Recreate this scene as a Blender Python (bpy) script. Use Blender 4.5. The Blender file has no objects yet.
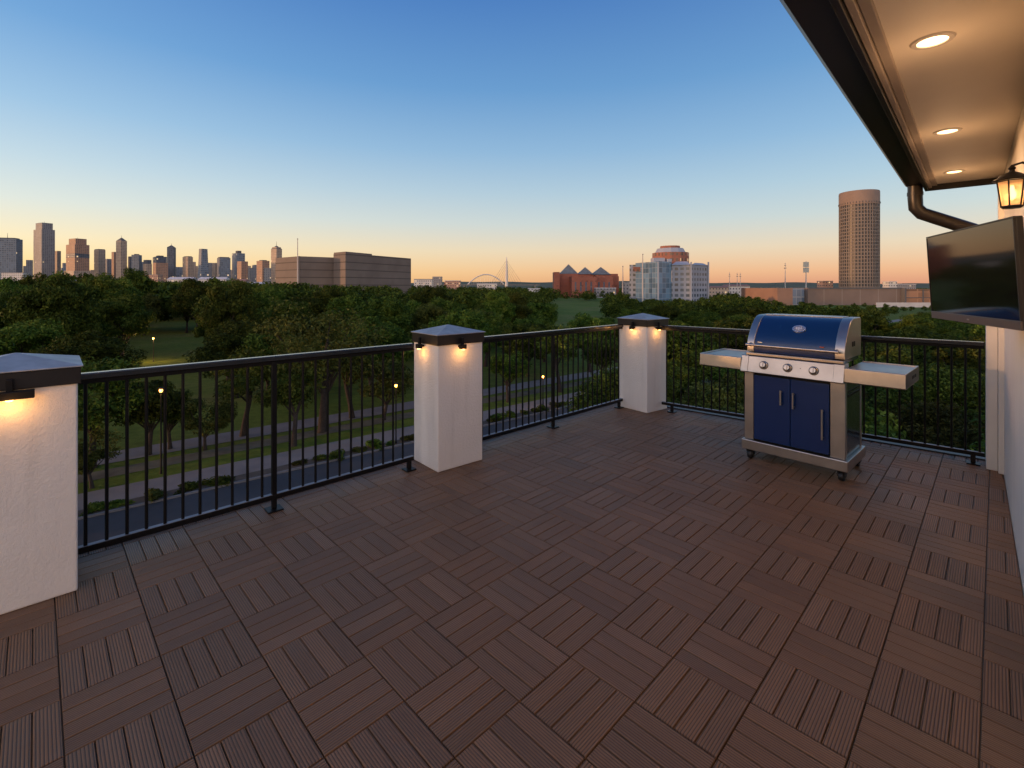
import bpy, bmesh, math, random
import numpy as np
from mathutils import Vector, Matrix
R = math.radians
sc = bpy.context.scene
COL = sc.collection
F, CX, CY, CAMZ = 480.0, 512.0, 287.0, 1.55      # lens in px, horizon row, eye height over the deck
GZ = -12.0                                       # street level below the deck
random.seed(4); rng = np.random.default_rng(4)

# ------------------------------------------------------------------ helpers
def X_at(u, D): return (u - CX) / F * D
def Z_at(v, D): return CAMZ - (v - CY) / F * D
def tag(o, label=None, cat=None, group=None, kind=None):
    if label: o['label'] = label
    if cat: o['category'] = cat
    if group: o['group'] = group
    if kind: o['kind'] = kind
    return o
def thing(name, label, cat, loc=(0, 0, 0), rz=0.0, group=None):
    o = bpy.data.objects.new(name, None); COL.objects.link(o)
    o.empty_display_size = .2
    o.location = loc; o.rotation_euler = (0, 0, rz)
    return tag(o, label, cat, group)
def copy_tree(o, parent=None):
    c = o.copy(); COL.objects.link(c)
    if parent: c.parent = parent
    for ch in o.children: copy_tree(ch, c)
    return c

class MB:
    """collects shapes, links them as ONE mesh object"""
    def __init__(s): s.v = []; s.f = []; s.m = []; s.mi = 0
    def add(s, vs, fs):
        b = len(s.v); s.v += [tuple(v) for v in vs]
        for f in fs: s.f.append(tuple(b + i for i in f)); s.m.append(s.mi)
        return s
    def box(s, x0, x1, y0, y1, z0, z1):
        return s.add([(x0,y0,z0),(x1,y0,z0),(x1,y1,z0),(x0,y1,z0),(x0,y0,z1),(x1,y0,z1),(x1,y1,z1),(x0,y1,z1)],
              [(0,3,2,1),(4,5,6,7),(0,1,5,4),(1,2,6,5),(2,3,7,6),(3,0,4,7)])
    def prism(s, poly, z0, z1, top=None):
        n = len(poly); top = top or poly
        vs = [(p[0],p[1],z0) for p in poly] + [(p[0],p[1],z1) for p in top]
        return s.add(vs, [tuple(range(n-1,-1,-1)), tuple(range(n,2*n))] + [(i,(i+1)%n,n+(i+1)%n,n+i) for i in range(n)])
    def extr(s, prof, x0, x1):
        """profile in (y,z), extruded along x"""
        n = len(prof)
        vs = [(x0,p[0],p[1]) for p in prof] + [(x1,p[0],p[1]) for p in prof]
        return s.add(vs, [tuple(range(n)), tuple(range(2*n-1,n-1,-1))] + [(i,n+i,n+(i+1)%n,(i+1)%n) for i in range(n)])
    def lathe(s, prof, n=20, c=(0,0,0), axis='z'):
        """profile of (r,h) round an axis"""
        vs = []; fs = []
        for r, h in prof:
            for k in range(n):
                a = 2*math.pi*k/n; p = (r*math.cos(a), r*math.sin(a), h)
                if axis == 'y': p = (p[0], -p[2], p[1])
                if axis == 'x': p = (p[2], p[0], p[1])
                vs.append((p[0]+c[0], p[1]+c[1], p[2]+c[2]))
        m = len(prof)
        for i in range(m-1):
            for k in range(n): fs.append((i*n+k, i*n+(k+1)%n, (i+1)*n+(k+1)%n, (i+1)*n+k))
        fs.append(tuple(range(n-1,-1,-1))); fs.append(tuple((m-1)*n+k for k in range(n)))
        return s.add(vs, fs)
    def tube(s, path, r, n=10, cap=True):
        pts = [Vector(p) for p in path]; rs = r if isinstance(r, (list, tuple)) else [r]*len(pts)
        vs = []; fs = []; ref = None
        for i, p in enumerate(pts):
            d = (pts[min(i+1,len(pts)-1)] - pts[max(i-1,0)]).normalized()
            if ref is None: ref = Vector((1,0,0)) if abs(d.z) > .9 else Vector((0,0,1))
            a = (ref - d*ref.dot(d)).normalized(); b = d.cross(a); ref = a
            for k in range(n):
                t = 2*math.pi*k/n; vs.append(p + (a*math.cos(t)+b*math.sin(t))*rs[i])
        for i in range(len(pts)-1):
            for k in range(n): fs.append((i*n+k, i*n+(k+1)%n, (i+1)*n+(k+1)%n, (i+1)*n+k))
        if cap: fs.append(tuple(range(n-1,-1,-1))); fs.append(tuple((len(pts)-1)*n+k for k in range(n)))
        return s.add(vs, fs)
    def bar(s, p, q, w, h):
        """rectangular bar from p to q (w across, h up)"""
        p = Vector(p); q = Vector(q); d = (q-p).normalized(); a = Vector((-d.y,d.x,0)).normalized(); b = d.cross(a)
        if b.z < 0: b = -b
        vs = [e + a*i*w/2 + b*j*h/2 for e in (p,q) for i,j in ((-1,-1),(1,-1),(1,1),(-1,1))]
        return s.add(vs, [(0,1,2,3),(7,6,5,4),(0,4,5,1),(1,5,6,2),(2,6,7,3),(3,7,4,0)])
    def build(s, name, mat, parent=None, bevel=0, smooth=False, seg=2):
        me = bpy.data.meshes.new(name); me.from_pydata(s.v, [], s.f)
        mats = mat if isinstance(mat, (list, tuple)) else [mat]
        for m in mats: me.materials.append(m)
        if len(mats) > 1: me.polygons.foreach_set('material_index', s.m)
        bm = bmesh.new(); bm.from_mesh(me); bmesh.ops.recalc_face_normals(bm, faces=bm.faces)
        uv = bm.loops.layers.uv.new('uv')
        for f in bm.faces:
            n = f.normal; h = Vector((n.x, n.y, 0))
            for l in f.loops:
                c = l.vert.co
                if abs(n.z) > .8 or h.length < 1e-4: l[uv].uv = (c.x, c.y)
                else:
                    h2 = h.normalized(); l[uv].uv = (c.y*h2.x - c.x*h2.y, c.z)
        bm.to_mesh(me); bm.free()
        if smooth:
            me.polygons.foreach_set('use_smooth', [True]*len(me.polygons))
            try: me.set_sharp_from_angle(angle=R(38))
            except Exception: pass
        o = bpy.data.objects.new(name, me); COL.objects.link(o)
        if parent: o.parent = parent
        if bevel:
            b = o.modifiers.new('bevel', 'BEVEL'); b.width = bevel; b.segments = seg; b.limit_method = 'ANGLE'; b.angle_limit = R(40)
            b.harden_normals = False
        return o

# ------------------------------------------------------------------ materials
class NT:
    def __init__(s, name):
        s.mat = bpy.data.materials.new(name); s.mat.use_nodes = True
        s.t = s.mat.node_tree; s.n = s.t.nodes; s.bsdf = s.n['Principled BSDF']; s.out = s.n['Material Output']
    def node(s, typ, **kw):
        n = s.n.new(typ)
        for k, v in kw.items():
            if k.startswith('i_'): n.inputs[k[2:].replace('_', ' ')].default_value = v
            else: setattr(n, k, v)
        return n
    def link(s, a, b): s.t.links.new(a, b)
    def set(s, **kw):
        for k, v in kw.items():
            s.bsdf.inputs[k.replace('_', ' ')].default_value = v
    def math(s, op, a, b=None, c=None):
        n = s.n.new('ShaderNodeMath'); n.operation = op
        for i, x in enumerate((a, b, c)):
            if x is None: continue
            if isinstance(x, (int, float)): n.inputs[i].default_value = x
            else: s.link(x, n.inputs[i])
        return n.outputs[0]
    def mix(s, fac, a, b, blend='MIX'):
        n = s.n.new('ShaderNodeMix'); n.data_type = 'RGBA'; n.blend_type = blend
        for sock, x in ((n.inputs[0], fac), (n.inputs[6], a), (n.inputs[7], b)):
            if isinstance(x, (int, float)): sock.default_value = x
            elif isinstance(x, tuple): sock.default_value = (*x, 1) if len(x) == 3 else x
            else: s.link(x, sock)
        return n.outputs[2]
    def noise(s, scale, coord=None, detail=3, rough=.55, out=0):
        n = s.n.new('ShaderNodeTexNoise'); n.inputs['Scale'].default_value = scale
        n.inputs['Detail'].default_value = detail; n.inputs['Roughness'].default_value = rough
        s.link(coord if coord is not None else s.coord('Object'), n.inputs['Vector'])
        return n.outputs[out]
    def coord(s, which): 
        k = 'c_' + which
        if not hasattr(s, k): setattr(s, k, s.n.new('ShaderNodeTexCoord').outputs[which])
        return getattr(s, k)
    def ramp(s, fac, stops):
        n = s.n.new('ShaderNodeValToRGB'); cr = n.color_ramp
        while len(cr.elements) < len(stops): cr.elements.new(.5)
        for e, (p, c) in zip(cr.elements, stops): e.position = p; e.color = (*c, 1)
        s.link(fac, n.inputs[0]); return n.outputs[0]
    def bump(s, height, strength, dist=.01):
        n = s.n.new('ShaderNodeBump'); n.inputs['Strength'].default_value = strength; n.inputs['Distance'].default_value = dist
        s.link(height, n.inputs['Height']); s.link(n.outputs[0], s.bsdf.inputs['Normal'])
    def color(s, c): s.link(c, s.bsdf.inputs['Base Color'])

def simple(name, col, rough=.6, metal=0, noise=0, nscale=6, bump=0, bscale=60, bdist=.004, **kw):
    m = NT(name); m.set(Base_Color=(*col, 1), Roughness=rough, Metallic=metal, **kw)
    if noise:
        f = m.noise(nscale, detail=5)
        m.color(m.ramp(f, [(.3, tuple(c*(1-noise) for c in col)), (.7, tuple(min(1, c*(1+noise)) for c in col))]))
    if bump: m.bump(m.noise(bscale, detail=4), bump, bdist)
    return m.mat

def stucco_mat():
    m = NT('white_stucco'); m.set(Roughness=.9)
    f = m.noise(1.7, detail=6)
    m.color(m.ramp(f, [(.25, (.72,.665,.59)), (.75, (.80,.75,.675))]))
    smp = m.node('ShaderNodeMapping'); smp.inputs['Scale'].default_value = (11, 11, .8); m.link(m.coord('Object'), smp.inputs[0])
    st = m.noise(1.0, smp.outputs[0], detail=5, rough=.65)
    cc = m.mix(m.ramp(st, [(.52, (0,0,0)), (.8, (.32,.32,.32))]), m.bsdf.inputs['Base Color'].links[0].from_socket, (.50,.45,.38))   # faint rain streaks
    m.color(cc)
    a = m.noise(55, detail=5, rough=.6); b = m.noise(230, detail=2)
    m.bump(m.math('ADD', a, m.math('MULTIPLY', b, .5)), .6, .009)
    return m.mat
def deck_mat():
    m = NT('composite_deck_plank'); m.set(Roughness=.6)
    m.bsdf.inputs['Specular IOR Level'].default_value = .34
    geo = m.node('ShaderNodeNewGeometry')
    uvn = m.node('ShaderNodeUVMap', uv_map='plank')          # u along, v across, metres
    sep = m.node('ShaderNodeSeparateXYZ'); m.link(uvn.outputs[0], sep.inputs[0])
    mp = m.node('ShaderNodeCombineXYZ'); 
    m.link(m.math('MULTIPLY', sep.outputs[0], 5.0), mp.inputs[0]); m.link(m.math('MULTIPLY', sep.outputs[1], 90.0), mp.inputs[1])
    m.link(m.math('MULTIPLY', geo.outputs['Random Per Island'], 400.0), mp.inputs[2])
    grain = m.node('ShaderNodeTexNoise'); grain.inputs['Scale'].default_value = 1.0; grain.inputs['Detail'].default_value = 4
    m.link(mp.outputs[0], grain.inputs['Vector'])
    base = m.ramp(geo.outputs['Random Per Island'], [(0, (.196,.106,.055)), (.35, (.226,.122,.063)), (.7, (.236,.123,.060)), (1, (.272,.147,.076))])
    big = m.noise(.9, detail=4)
    base = m.mix(m.math('MULTIPLY', m.math('SUBTRACT', big, .45), 1.5), base, (.208,.116,.062))
    base = m.mix(.55, base, m.ramp(grain.outputs[0], [(.3, (.44,.43,.42)), (.7, (.58,.57,.56))]), 'OVERLAY')
    dust = m.noise(7, detail=6, rough=.7)
    base = m.mix(m.ramp(dust, [(.55, (0,0,0)), (.75, (.22,.22,.22))]), base, (.20,.16,.135))
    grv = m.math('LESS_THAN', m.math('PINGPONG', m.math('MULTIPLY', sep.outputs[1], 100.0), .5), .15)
    base = m.mix(m.math('MULTIPLY', grv, .78), base, (.045,.027,.020))      # groove shade painted into the colour, since the bump doesn't darken
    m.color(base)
    rr = m.node('ShaderNodeMapRange'); m.link(big, rr.inputs[0]); rr.inputs[1].default_value=.3; rr.inputs[2].default_value=.7; rr.inputs[3].default_value=.42; rr.inputs[4].default_value=.58
    m.link(rr.outputs[0], m.bsdf.inputs['Roughness'])
    ribs = m.math('PINGPONG', m.math('MULTIPLY', sep.outputs[1], 1/.0100), .5)      # fine grooves along the plank
    ribs = m.math('SMOOTH_MIN', ribs, .3, .1)
    m.bump(m.math('ADD', ribs, m.math('MULTIPLY', grain.outputs[0], .12)), 1.0, .006)
    return m.mat
def steel_mat():
    m = NT('brushed_steel'); m.set(Metallic=1.0, Base_Color=(.60,.57,.53,1), Roughness=.33)
    mp = m.node('ShaderNodeMapping'); mp.inputs['Scale'].default_value = (3, 3, 260); m.link(m.coord('Object'), mp.inputs[0])
    n = m.noise(1.0, mp.outputs[0], detail=3)
    rr = m.node('ShaderNodeMapRange'); m.link(n, rr.inputs[0]); rr.inputs[3].default_value=.26; rr.inputs[4].default_value=.44
    m.link(rr.outputs[0], m.bsdf.inputs['Roughness'])
    sm = m.noise(5, detail=5)
    m.color(m.ramp(sm, [(.35, (.42,.375,.335)), (.7, (.53,.48,.435))]))
    m.bump(n, .06, .002)
    return m.mat
def emit(name, col, s):
    m = NT(name); m.set(Base_Color=(*col,1), Emission_Color=(*col,1), Emission_Strength=s); return m.mat
def leaf_mat(name, c0, c1, c2):
    m = NT(name); m.set(Roughness=.75); m.bsdf.inputs['Specular IOR Level'].default_value=.12
    geo = m.node('ShaderNodeNewGeometry'); oi = m.node('ShaderNodeObjectInfo')
    cl = m.noise(.62, detail=3, rough=.6)
    f = m.math('ADD', m.math('MULTIPLY', geo.outputs['Random Per Island'], .45), m.math('MULTIPLY_ADD', cl, 2.6, -1.05))
    c = m.ramp(f, [(0, c0), (.5, c1), (1, c2)])
    hsv = m.node('ShaderNodeHueSaturation'); m.link(c, hsv.inputs['Color'])
    m.link(m.math('MULTIPLY_ADD', oi.outputs['Random'], .045, .468), hsv.inputs['Hue'])
    m.link(m.math('MULTIPLY_ADD', oi.outputs['Random'], .95, .65), hsv.inputs['Value'])
    m.color(hsv.outputs[0])
    tr = m.node('ShaderNodeBsdfTranslucent'); m.link(hsv.outputs[0], tr.inputs[0])
    mx = m.node('ShaderNodeMixShader'); mx.inputs[0].default_value = .18
    m.link(m.bsdf.outputs[0], mx.inputs[1]); m.link(tr.outputs[0], mx.inputs[2]); m.link(mx.outputs[0], m.out.inputs[0])
    return m.mat
def facade(name, wall, glass, bw, fh, ww=.6, wh=.55, lit=.03, rough=.18, wall2=None, litcol=(1,.66,.32), litpow=.45):
    """window grid from metre UVs: bw bay width, fh storey height, ww/wh window share of the bay"""
    m = NT(name); m.set(Roughness=.8)
    uv = m.node('ShaderNodeUVMap', uv_map='uv'); sp = m.node('ShaderNodeSeparateXYZ'); m.link(uv.outputs[0], sp.inputs[0])
    uu = m.math('DIVIDE', sp.outputs[0], bw); vv = m.math('DIVIDE', sp.outputs[1], fh)
    inx = m.math('LESS_THAN', m.math('ABSOLUTE', m.math('SUBTRACT', m.math('FRACT', uu), .5)), ww/2)
    iny = m.math('LESS_THAN', m.math('ABSOLUTE', m.math('SUBTRACT', m.math('FRACT', vv), .5)), wh/2)
    geo = m.node('ShaderNodeNewGeometry'); gs = m.node('ShaderNodeSeparateXYZ'); m.link(geo.outputs['Normal'], gs.inputs[0])
    side = m.math('LESS_THAN', m.math('ABSOLUTE', gs.outputs[2]), .5)
    win = m.math('MULTIPLY', m.math('MULTIPLY', inx, iny), side)
    cell = m.node('ShaderNodeCombineXYZ'); m.link(m.math('FLOOR', uu), cell.inputs[0]); m.link(m.math('FLOOR', vv), cell.inputs[1])
    wn = m.node('ShaderNodeTexWhiteNoise'); wn.noise_dimensions = '3D'; m.link(cell.outputs[0], wn.inputs['Vector'])
    nz = m.noise(.06, detail=4)
    w = m.ramp(nz, [(.3, tuple(c*.85 for c in wall)), (.7, wall2 or tuple(min(1, c*1.1) for c in wall))])
    g = m.ramp(wn.outputs[0], [(0, tuple(c*.6 for c in glass)), (1, tuple(min(1, c*1.35) for c in glass))])
    m.color(m.mix(win, w, g))
    m.link(m.math('MULTIPLY_ADD', win, rough-.8, .8), m.bsdf.inputs['Roughness'])
    l = m.math('MULTIPLY', win, m.math('GREATER_THAN', wn.outputs[0], 1-lit))
    m.bsdf.inputs['Emission Color'].default_value = (*litcol, 1)
    m.link(m.math('MULTIPLY', l, litpow), m.bsdf.inputs['Emission Strength'])
    return m.mat

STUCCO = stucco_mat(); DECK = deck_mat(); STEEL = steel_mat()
BLACKM = simple('black_powder_coat', (.008,.0075,.0075), .42, bump=.12, bscale=400, bdist=.001, Specular_IOR_Level=.18)
CAPM = simple('grey_metal_cap', (.38,.365,.35), .5, .4, noise=.25, nscale=9)
BRONZE = simple('dark_bronze_gutter', (.019,.0155,.0135), .38, .2, noise=.15, nscale=4)
SOFFIT = simple('painted_soffit', (.76,.68,.57), .6, noise=.04, nscale=2, bump=.12, bscale=140)
TRIM = simple('painted_trim', (.36,.30,.25), .6, noise=.06)
TRIMW = simple('white_trim', (.70,.68,.65), .55, noise=.05, nscale=3)
SUBDECK = simple('deck_underlay', (.008,.006,.005), .9)
CONC = simple('concrete', (.17,.16,.15), .9, noise=.16, nscale=.8, bump=.2, bscale=30)

# ------------------------------------------------------------------ camera
cam = bpy.data.cameras.new('camera'); camo = bpy.data.objects.new('camera', cam); COL.objects.link(camo)
camo.location = (0, 0, CAMZ); camo.rotation_euler = (R(90), 0, 0)
cam.sensor_width = 36; cam.lens = F/1024*36; cam.shift_y = -(384-CY)/1024
cam.clip_start = .05; cam.clip_end = 30000
sc.camera = camo

# ------------------------------------------------------------------ sky and sun
GLOW_AZ = R(-176); GLOW = .85; SKYK = .43
SUN_AZ = R(-101); SUN_EL = R(3)       # azimuth from the view direction, negative = left
w = bpy.data.worlds.new('World'); sc.world = w; w.use_nodes = True
wt = w.node_tree; bg = wt.nodes['Background']; wout = wt.nodes['World Output']
sky = wt.nodes.new('ShaderNodeTexSky'); sky.sky_type = 'NISHITA'; sky.sun_disc = False
sky.sun_elevation = SUN_EL; sky.sun_rotation = SUN_AZ
sky.altitude = 100; sky.air_density = 1.0; sky.dust_density = 1.0; sky.ozone_density = 1.5
wt.links.new(sky.outputs[0], bg.inputs[0]); bg.inputs[1].default_value = .05
# afterglow: a second sky layer, by elevation and by azimuth from the glow
def wn(typ, **kw):
    n = wt.nodes.new(typ)
    for k, v in kw.items(): setattr(n, k, v)
    return n
def wm(op, a, b=None, clamp=False):
    n = wn('ShaderNodeMath', operation=op, use_clamp=clamp)
    for i, x in enumerate((a, b)):
        if x is None: continue
        if isinstance(x, (int, float)): n.inputs[i].default_value = x
        else: wt.links.new(x, n.inputs[i])
    return n.outputs[0]
tc = wn('ShaderNodeTexCoord'); sx = wn('ShaderNodeSeparateXYZ'); wt.links.new(tc.outputs['Generated'], sx.inputs[0])
def srgb(r, g, b):
    return tuple(((c/255+.055)/1.055)**2.4 if c > 10 else c/255/12.92 for c in (r, g, b)) + (1,)
def elev_ramp(stops):
    n = wn('ShaderNodeValToRGB'); cr = n.color_ramp; cr.interpolation = 'EASE' if False else 'LINEAR'
    while len(cr.elements) < len(stops): cr.elements.new(.5)
    for e, (p, c) in zip(cr.elements, stops): e.position = p; e.color = srgb(*c)
    wt.links.new(wm('MAXIMUM', sx.outputs[2], 0.0), n.inputs[0]); return n.outputs[0]
warm = elev_ramp([(0,(254,204,130)),(.03,(253,215,156)),(.075,(244,223,188)),(.13,(216,220,216)),(.19,(188,208,222)),(.27,(148,187,222)),(.38,(98,155,212)),(.52,(60,120,196)),(1,(30,66,136))])
cool = elev_ramp([(0,(216,148,128)),(.03,(230,174,146)),(.075,(222,198,180)),(.13,(190,199,205)),(.19,(164,190,211)),(.27,(130,171,210)),(.38,(90,145,200)),(.52,(58,114,186)),(1,(30,66,136))])
az = wm('ARCTAN2', sx.outputs[0], sx.outputs[1])
side = wn('ShaderNodeMapRange', interpolation_type='SMOOTHSTEP'); wt.links.new(az, side.inputs[0])
side.inputs[1].default_value = R(-55); side.inputs[2].default_value = R(45)
lay = wn('ShaderNodeMix', data_type='RGBA'); wt.links.new(side.outputs[0], lay.inputs[0]); wt.links.new(warm, lay.inputs[6]); wt.links.new(cool, lay.inputs[7])
# brighter sky on the sunset side, behind and to the left of the camera
gx, gy = math.sin(GLOW_AZ), math.cos(GLOW_AZ)
dotg = wm('ADD', wm('MULTIPLY', sx.outputs[0], gx), wm('MULTIPLY', sx.outputs[1], gy))
gl_ = wn('ShaderNodeMapRange', interpolation_type='SMOOTHSTEP'); wt.links.new(dotg, gl_.inputs[0])
gl_.inputs[1].default_value = .05; gl_.inputs[2].default_value = .95; gl_.inputs[3].default_value = 0; gl_.inputs[4].default_value = GLOW
glowc = elev_ramp([(0,(245,178,128)),(.15,(248,200,155)),(.4,(238,208,182)),(.75,(120,150,190)),(1,(40,60,90))])
bg2 = wn('ShaderNodeBackground'); wt.links.new(lay.outputs[2], bg2.inputs[0]); bg2.inputs[1].default_value = SKYK
bg3 = wn('ShaderNodeBackground'); wt.links.new(glowc, bg3.inputs[0]); wt.links.new(gl_.outputs[0], bg3.inputs[1])
ad1 = wn('ShaderNodeAddShader'); ad2 = wn('ShaderNodeAddShader')
wt.links.new(bg.outputs[0], ad1.inputs[0]); wt.links.new(bg2.outputs[0], ad1.inputs[1])
wt.links.new(ad1.outputs[0], ad2.inputs[0]); wt.links.new(bg3.outputs[0], ad2.inputs[1]); wt.links.new(ad2.outputs[0], wout.inputs[0])
sun = bpy.data.lights.new('sun', 'SUN'); suno = bpy.data.objects.new('sun', sun); COL.objects.link(suno)
sun.energy = 1.3; sun.angle = R(3); sun.color = (1, .50, .22)
sd = Vector((math.sin(SUN_AZ)*math.cos(SUN_EL), math.cos(SUN_AZ)*math.cos(SUN_EL), math.sin(SUN_EL)))
suno.rotation_euler = sd.to_track_quat('Z', 'Y').to_euler(); suno.location = (-30, -5, 30)
sc.view_settings.view_transform = 'Standard'; sc.view_settings.look = 'None'
sc.view_settings.exposure = 1.0; sc.view_settings.gamma = 1
def lamp(name, loc, power, col=(1,.62,.27), r=.02, parent=None, typ='POINT', spot=None, rot=None):
    l = bpy.data.lights.new(name, typ); l.energy = power; l.color = col; l.shadow_soft_size = r
    if spot: l.spot_size = R(spot); l.spot_blend = .9
    o = bpy.data.objects.new(name, l); COL.objects.link(o); o.location = loc
    if rot: o.rotation_euler = rot
    if parent: o.parent = parent
    return o

# ------------------------------------------------------------------ deck
LA = Vector((-2.395, 2.653)); LB = Vector((1.406, 6.19))           # line of the long railing
BA = Vector((1.943, 5.98)); BB = Vector((4.094, 4.163))            # line of the far railing
lu = (LB-LA).normalized(); bu = (BB-BA).normalized()
ln = Vector((-lu.y, lu.x)); bn = Vector((-bu.y, bu.x))             # pointing outwards
if bn.y < 0: bn = -bn
HO = Vector((2.60, 2.44)); ha = Vector((.693, .721)).normalized(); hp = Vector((-ha.y, ha.x)); HANG = math.atan2(ha.y, ha.x)
def hw(x, y): p = HO + ha*x + hp*y; return p
S = .30466; TH = .78137; OX, OY = 2.21005*S, 5.18258*S
def grid(a, b): return (OX + S*(math.cos(TH)*a - math.sin(TH)*b), OY + S*(math.sin(TH)*a + math.cos(TH)*b))
def build_deck():
    bm = bmesh.new(); uvl = bm.loops.layers.uv.new('plank')
    n = 4; gap = .0042; tg = .0024
    for a in range(-26, 22):
        for b in range(-18, 24):
            cx, cy = grid(a+.5, b+.5)
            if (Vector((cx,cy))-LA).dot(ln) > .5 or (Vector((cx,cy))-BA).dot(bn) > .5: continue
            if (Vector((cx,cy))-HO).dot(hp) < -.5 or cy < -3.4: continue
            along_a = (a+b) % 2 == 0
            for k in range(n):
                w0 = k/n + (tg if k == 0 else gap/2)/S*1.0; w1 = (k+1)/n - (tg if k == n-1 else gap/2)/S
                l0 = tg/S; l1 = 1-tg/S; ch = .0018/S
                def P(l, wv, z):
                    g = grid(a+l, b+wv) if along_a else grid(a+wv, b+l)
                    return bm.verts.new((g[0], g[1], z))
                dz = random.uniform(-.0008, .0008)
                zt = dz; zc = -.0020+dz; zb = -.022
                top = [P(l0+ch,w0+ch,zt),P(l1-ch,w0+ch,zt),P(l1-ch,w1-ch,zt),P(l0+ch,w1-ch,zt)]
                mid = [P(l0,w0,zc),P(l1,w0,zc),P(l1,w1,zc),P(l0,w1,zc)]
                bot = [P(l0,w0,zb),P(l1,w0,zb),P(l1,w1,zb),P(l0,w1,zb)]
                LW = [(l0+ch,w0+ch),(l1-ch,w0+ch),(l1-ch,w1-ch),(l0+ch,w1-ch)]; LM = [(l0,w0),(l1,w0),(l1,w1),(l0,w1)]
                def face(vs, uvs):
                    try: f = bm.faces.new(vs)
                    except ValueError: return
                    for l, q in zip(f.loops, uvs): l[uvl].uv = (q[0]*S, q[1]*S - k/n*S)
                face(top, LW)
                for i in range(4):
                    j = (i+1) % 4
                    face([mid[i],mid[j],top[j],top[i]], [LM[i],LM[j],LW[j],LW[i]])
                    face([bot[i],bot[j],mid[j],mid[i]], [LM[i],LM[j],LM[j],LM[i]])
    bmesh.ops.recalc_face_normals(bm, faces=bm.faces)
    for f in bm.faces:
        if abs(f.normal.z) > .5 and f.normal.z < 0: f.normal_flip()
    def cut(p, nrm):
        bmesh.ops.bisect_plane(bm, geom=bm.verts[:]+bm.edges[:]+bm.faces[:], plane_co=(p[0],p[1],0), plane_no=(nrm[0],nrm[1],0), clear_outer=True)
    cut(LA+ln*.17, ln); cut(BA+bn*.17, bn); cut(HO+hp*.004, -hp)
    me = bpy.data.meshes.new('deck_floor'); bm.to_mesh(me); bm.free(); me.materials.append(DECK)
    o = bpy.data.objects.new('deck_floor', me); COL.objects.link(o)
    return tag(o, 'brown composite deck tiles laid in a basket-weave', 'deck', kind='structure')
deck = build_deck()
# corners of the terrace slab
def meet(p, d, q, e):
    # intersection of two 2D lines
    det = d.x*(-e.y) + e.x*d.y
    t = ((q.x-p.x)*(-e.y) + e.x*(q.y-p.y))/det
    return p + d*t
def slab_poly(o):
    c1 = meet(LA+ln*o, lu, BA+bn*o, bu); c2 = meet(BA+bn*o, bu, HO, ha)
    return [LA+ln*o - lu*6.5, hw(-9.5, .002), Vector(c2), Vector(c1)]
under = MB().prism(slab_poly(.15), -.06, -.0225).build('deck_underlay', SUBDECK)
tag(under, 'dark underlay beneath the deck tiles', 'underlay', kind='structure')

# ------------------------------------------------------------------ house
house = thing('house', 'white stucco house with bronze gutter and lamplit soffit beside the deck', 'house', (HO.x, HO.y, 0), HANG)
XE = 2.21                                                 # far end of the wall
XS = -4.3                                                # near end of the wall, just behind the camera
MB().box(XS, XE, -7, 0, -.05, 2.48+.35).build('wall', STUCCO, house)
def loc2(p): q = Vector((p.x,p.y))-HO; return (q.dot(ha), q.dot(hp))
MB().prism([loc2(p) for p in slab_poly(.10)], GZ, -.075).prism([(-9.5,-7),(XE,-7),(XE,-.003),(-9.5,-.003)], GZ, -.058).build('lower_wall', STUCCO, house)
MB().prism([loc2(p) for p in slab_poly(.172)], -.2, -.013).build('deck_edge', BRONZE, house, .004)
FLASH = simple('edge_flashing_metal', (.03,.03,.03), .45, .3, noise=.1, nscale=3)
def edge_strip(o0, o1, z0, z1):
    def P(o):
        c1 = meet(LA+ln*o, lu, BA+bn*o, bu); c2 = meet(BA+bn*o, bu, HO, ha)
        return [loc2(LA+ln*o-lu*6.5), loc2(Vector(c1)), loc2(Vector(c2))]
    a, b = P(o0), P(o1); m = MB()
    for i in range(2): m.prism([a[i], a[i+1], b[i+1], b[i]], z0, z1)
    return m
edge_strip(.176, .25, -.05, .012).build('edge_flashing', FLASH, house)
MB().box(XE-.10, XE+.03, -.14, .034, -.0, 2.475).build('corner_trim', TRIMW, house, .004)
MB().box(XS, XE+.02, .0015, .42, 2.48, 2.52).build('soffit', SOFFIT, house)
MB().box(XS, XE+.0, .418, .452, 2.462, 2.52).build('soffit_trim', TRIM, house, .003)
MB().box(XS, XE+.0, .454, .478, 2.448, 2.52).build('soffit_trim', TRIM, house, .003)
MB().box(XS, XE+.02, .48, .505, 2.43, 2.66).build('fascia', BRONZE, house, .003)
MB().box(XE+.02, XE+.06, -.10, .505, 2.43, 2.66).build('end_fascia', BRONZE, house, .003)
gp = [(.507,2.60),(.507,2.47),(.622,2.468),(.640,2.485),(.646,2.52),(.660,2.545),(.670,2.57),(.670,2.60),(.655,2.60),(.655,2.57),(.635,2.53),(.625,2.49),(.52,2.48),(.52,2.60)]
gut = MB().extr(gp, XS, XE-.03).build('gutter', BRONZE, house, smooth=True)
MB().extr([(.665,2.596),(.674,2.596),(.674,2.606),(.655,2.606)], XS, XE-.03).build('gutter_lip', simple('gutter_lip_metal', (.30,.28,.27), .35, .5), gut)
MB().extr([(.51,2.472),(.62,2.472),(.665,2.57),(.665,2.6),(.51,2.6)], XE-.03, XE-.02).build('gutter_end', BRONZE, gut)
MB().extr([(.66,2.59),(-7.4,4.6),(-7.4,4.5),(.50,2.64),(.50,2.60)], XS-.14, XE+.14).build('roof', simple('roof_shingle', (.07,.065,.06), .9, noise=.3, nscale=12, bump=.4, bscale=30), house)
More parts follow.
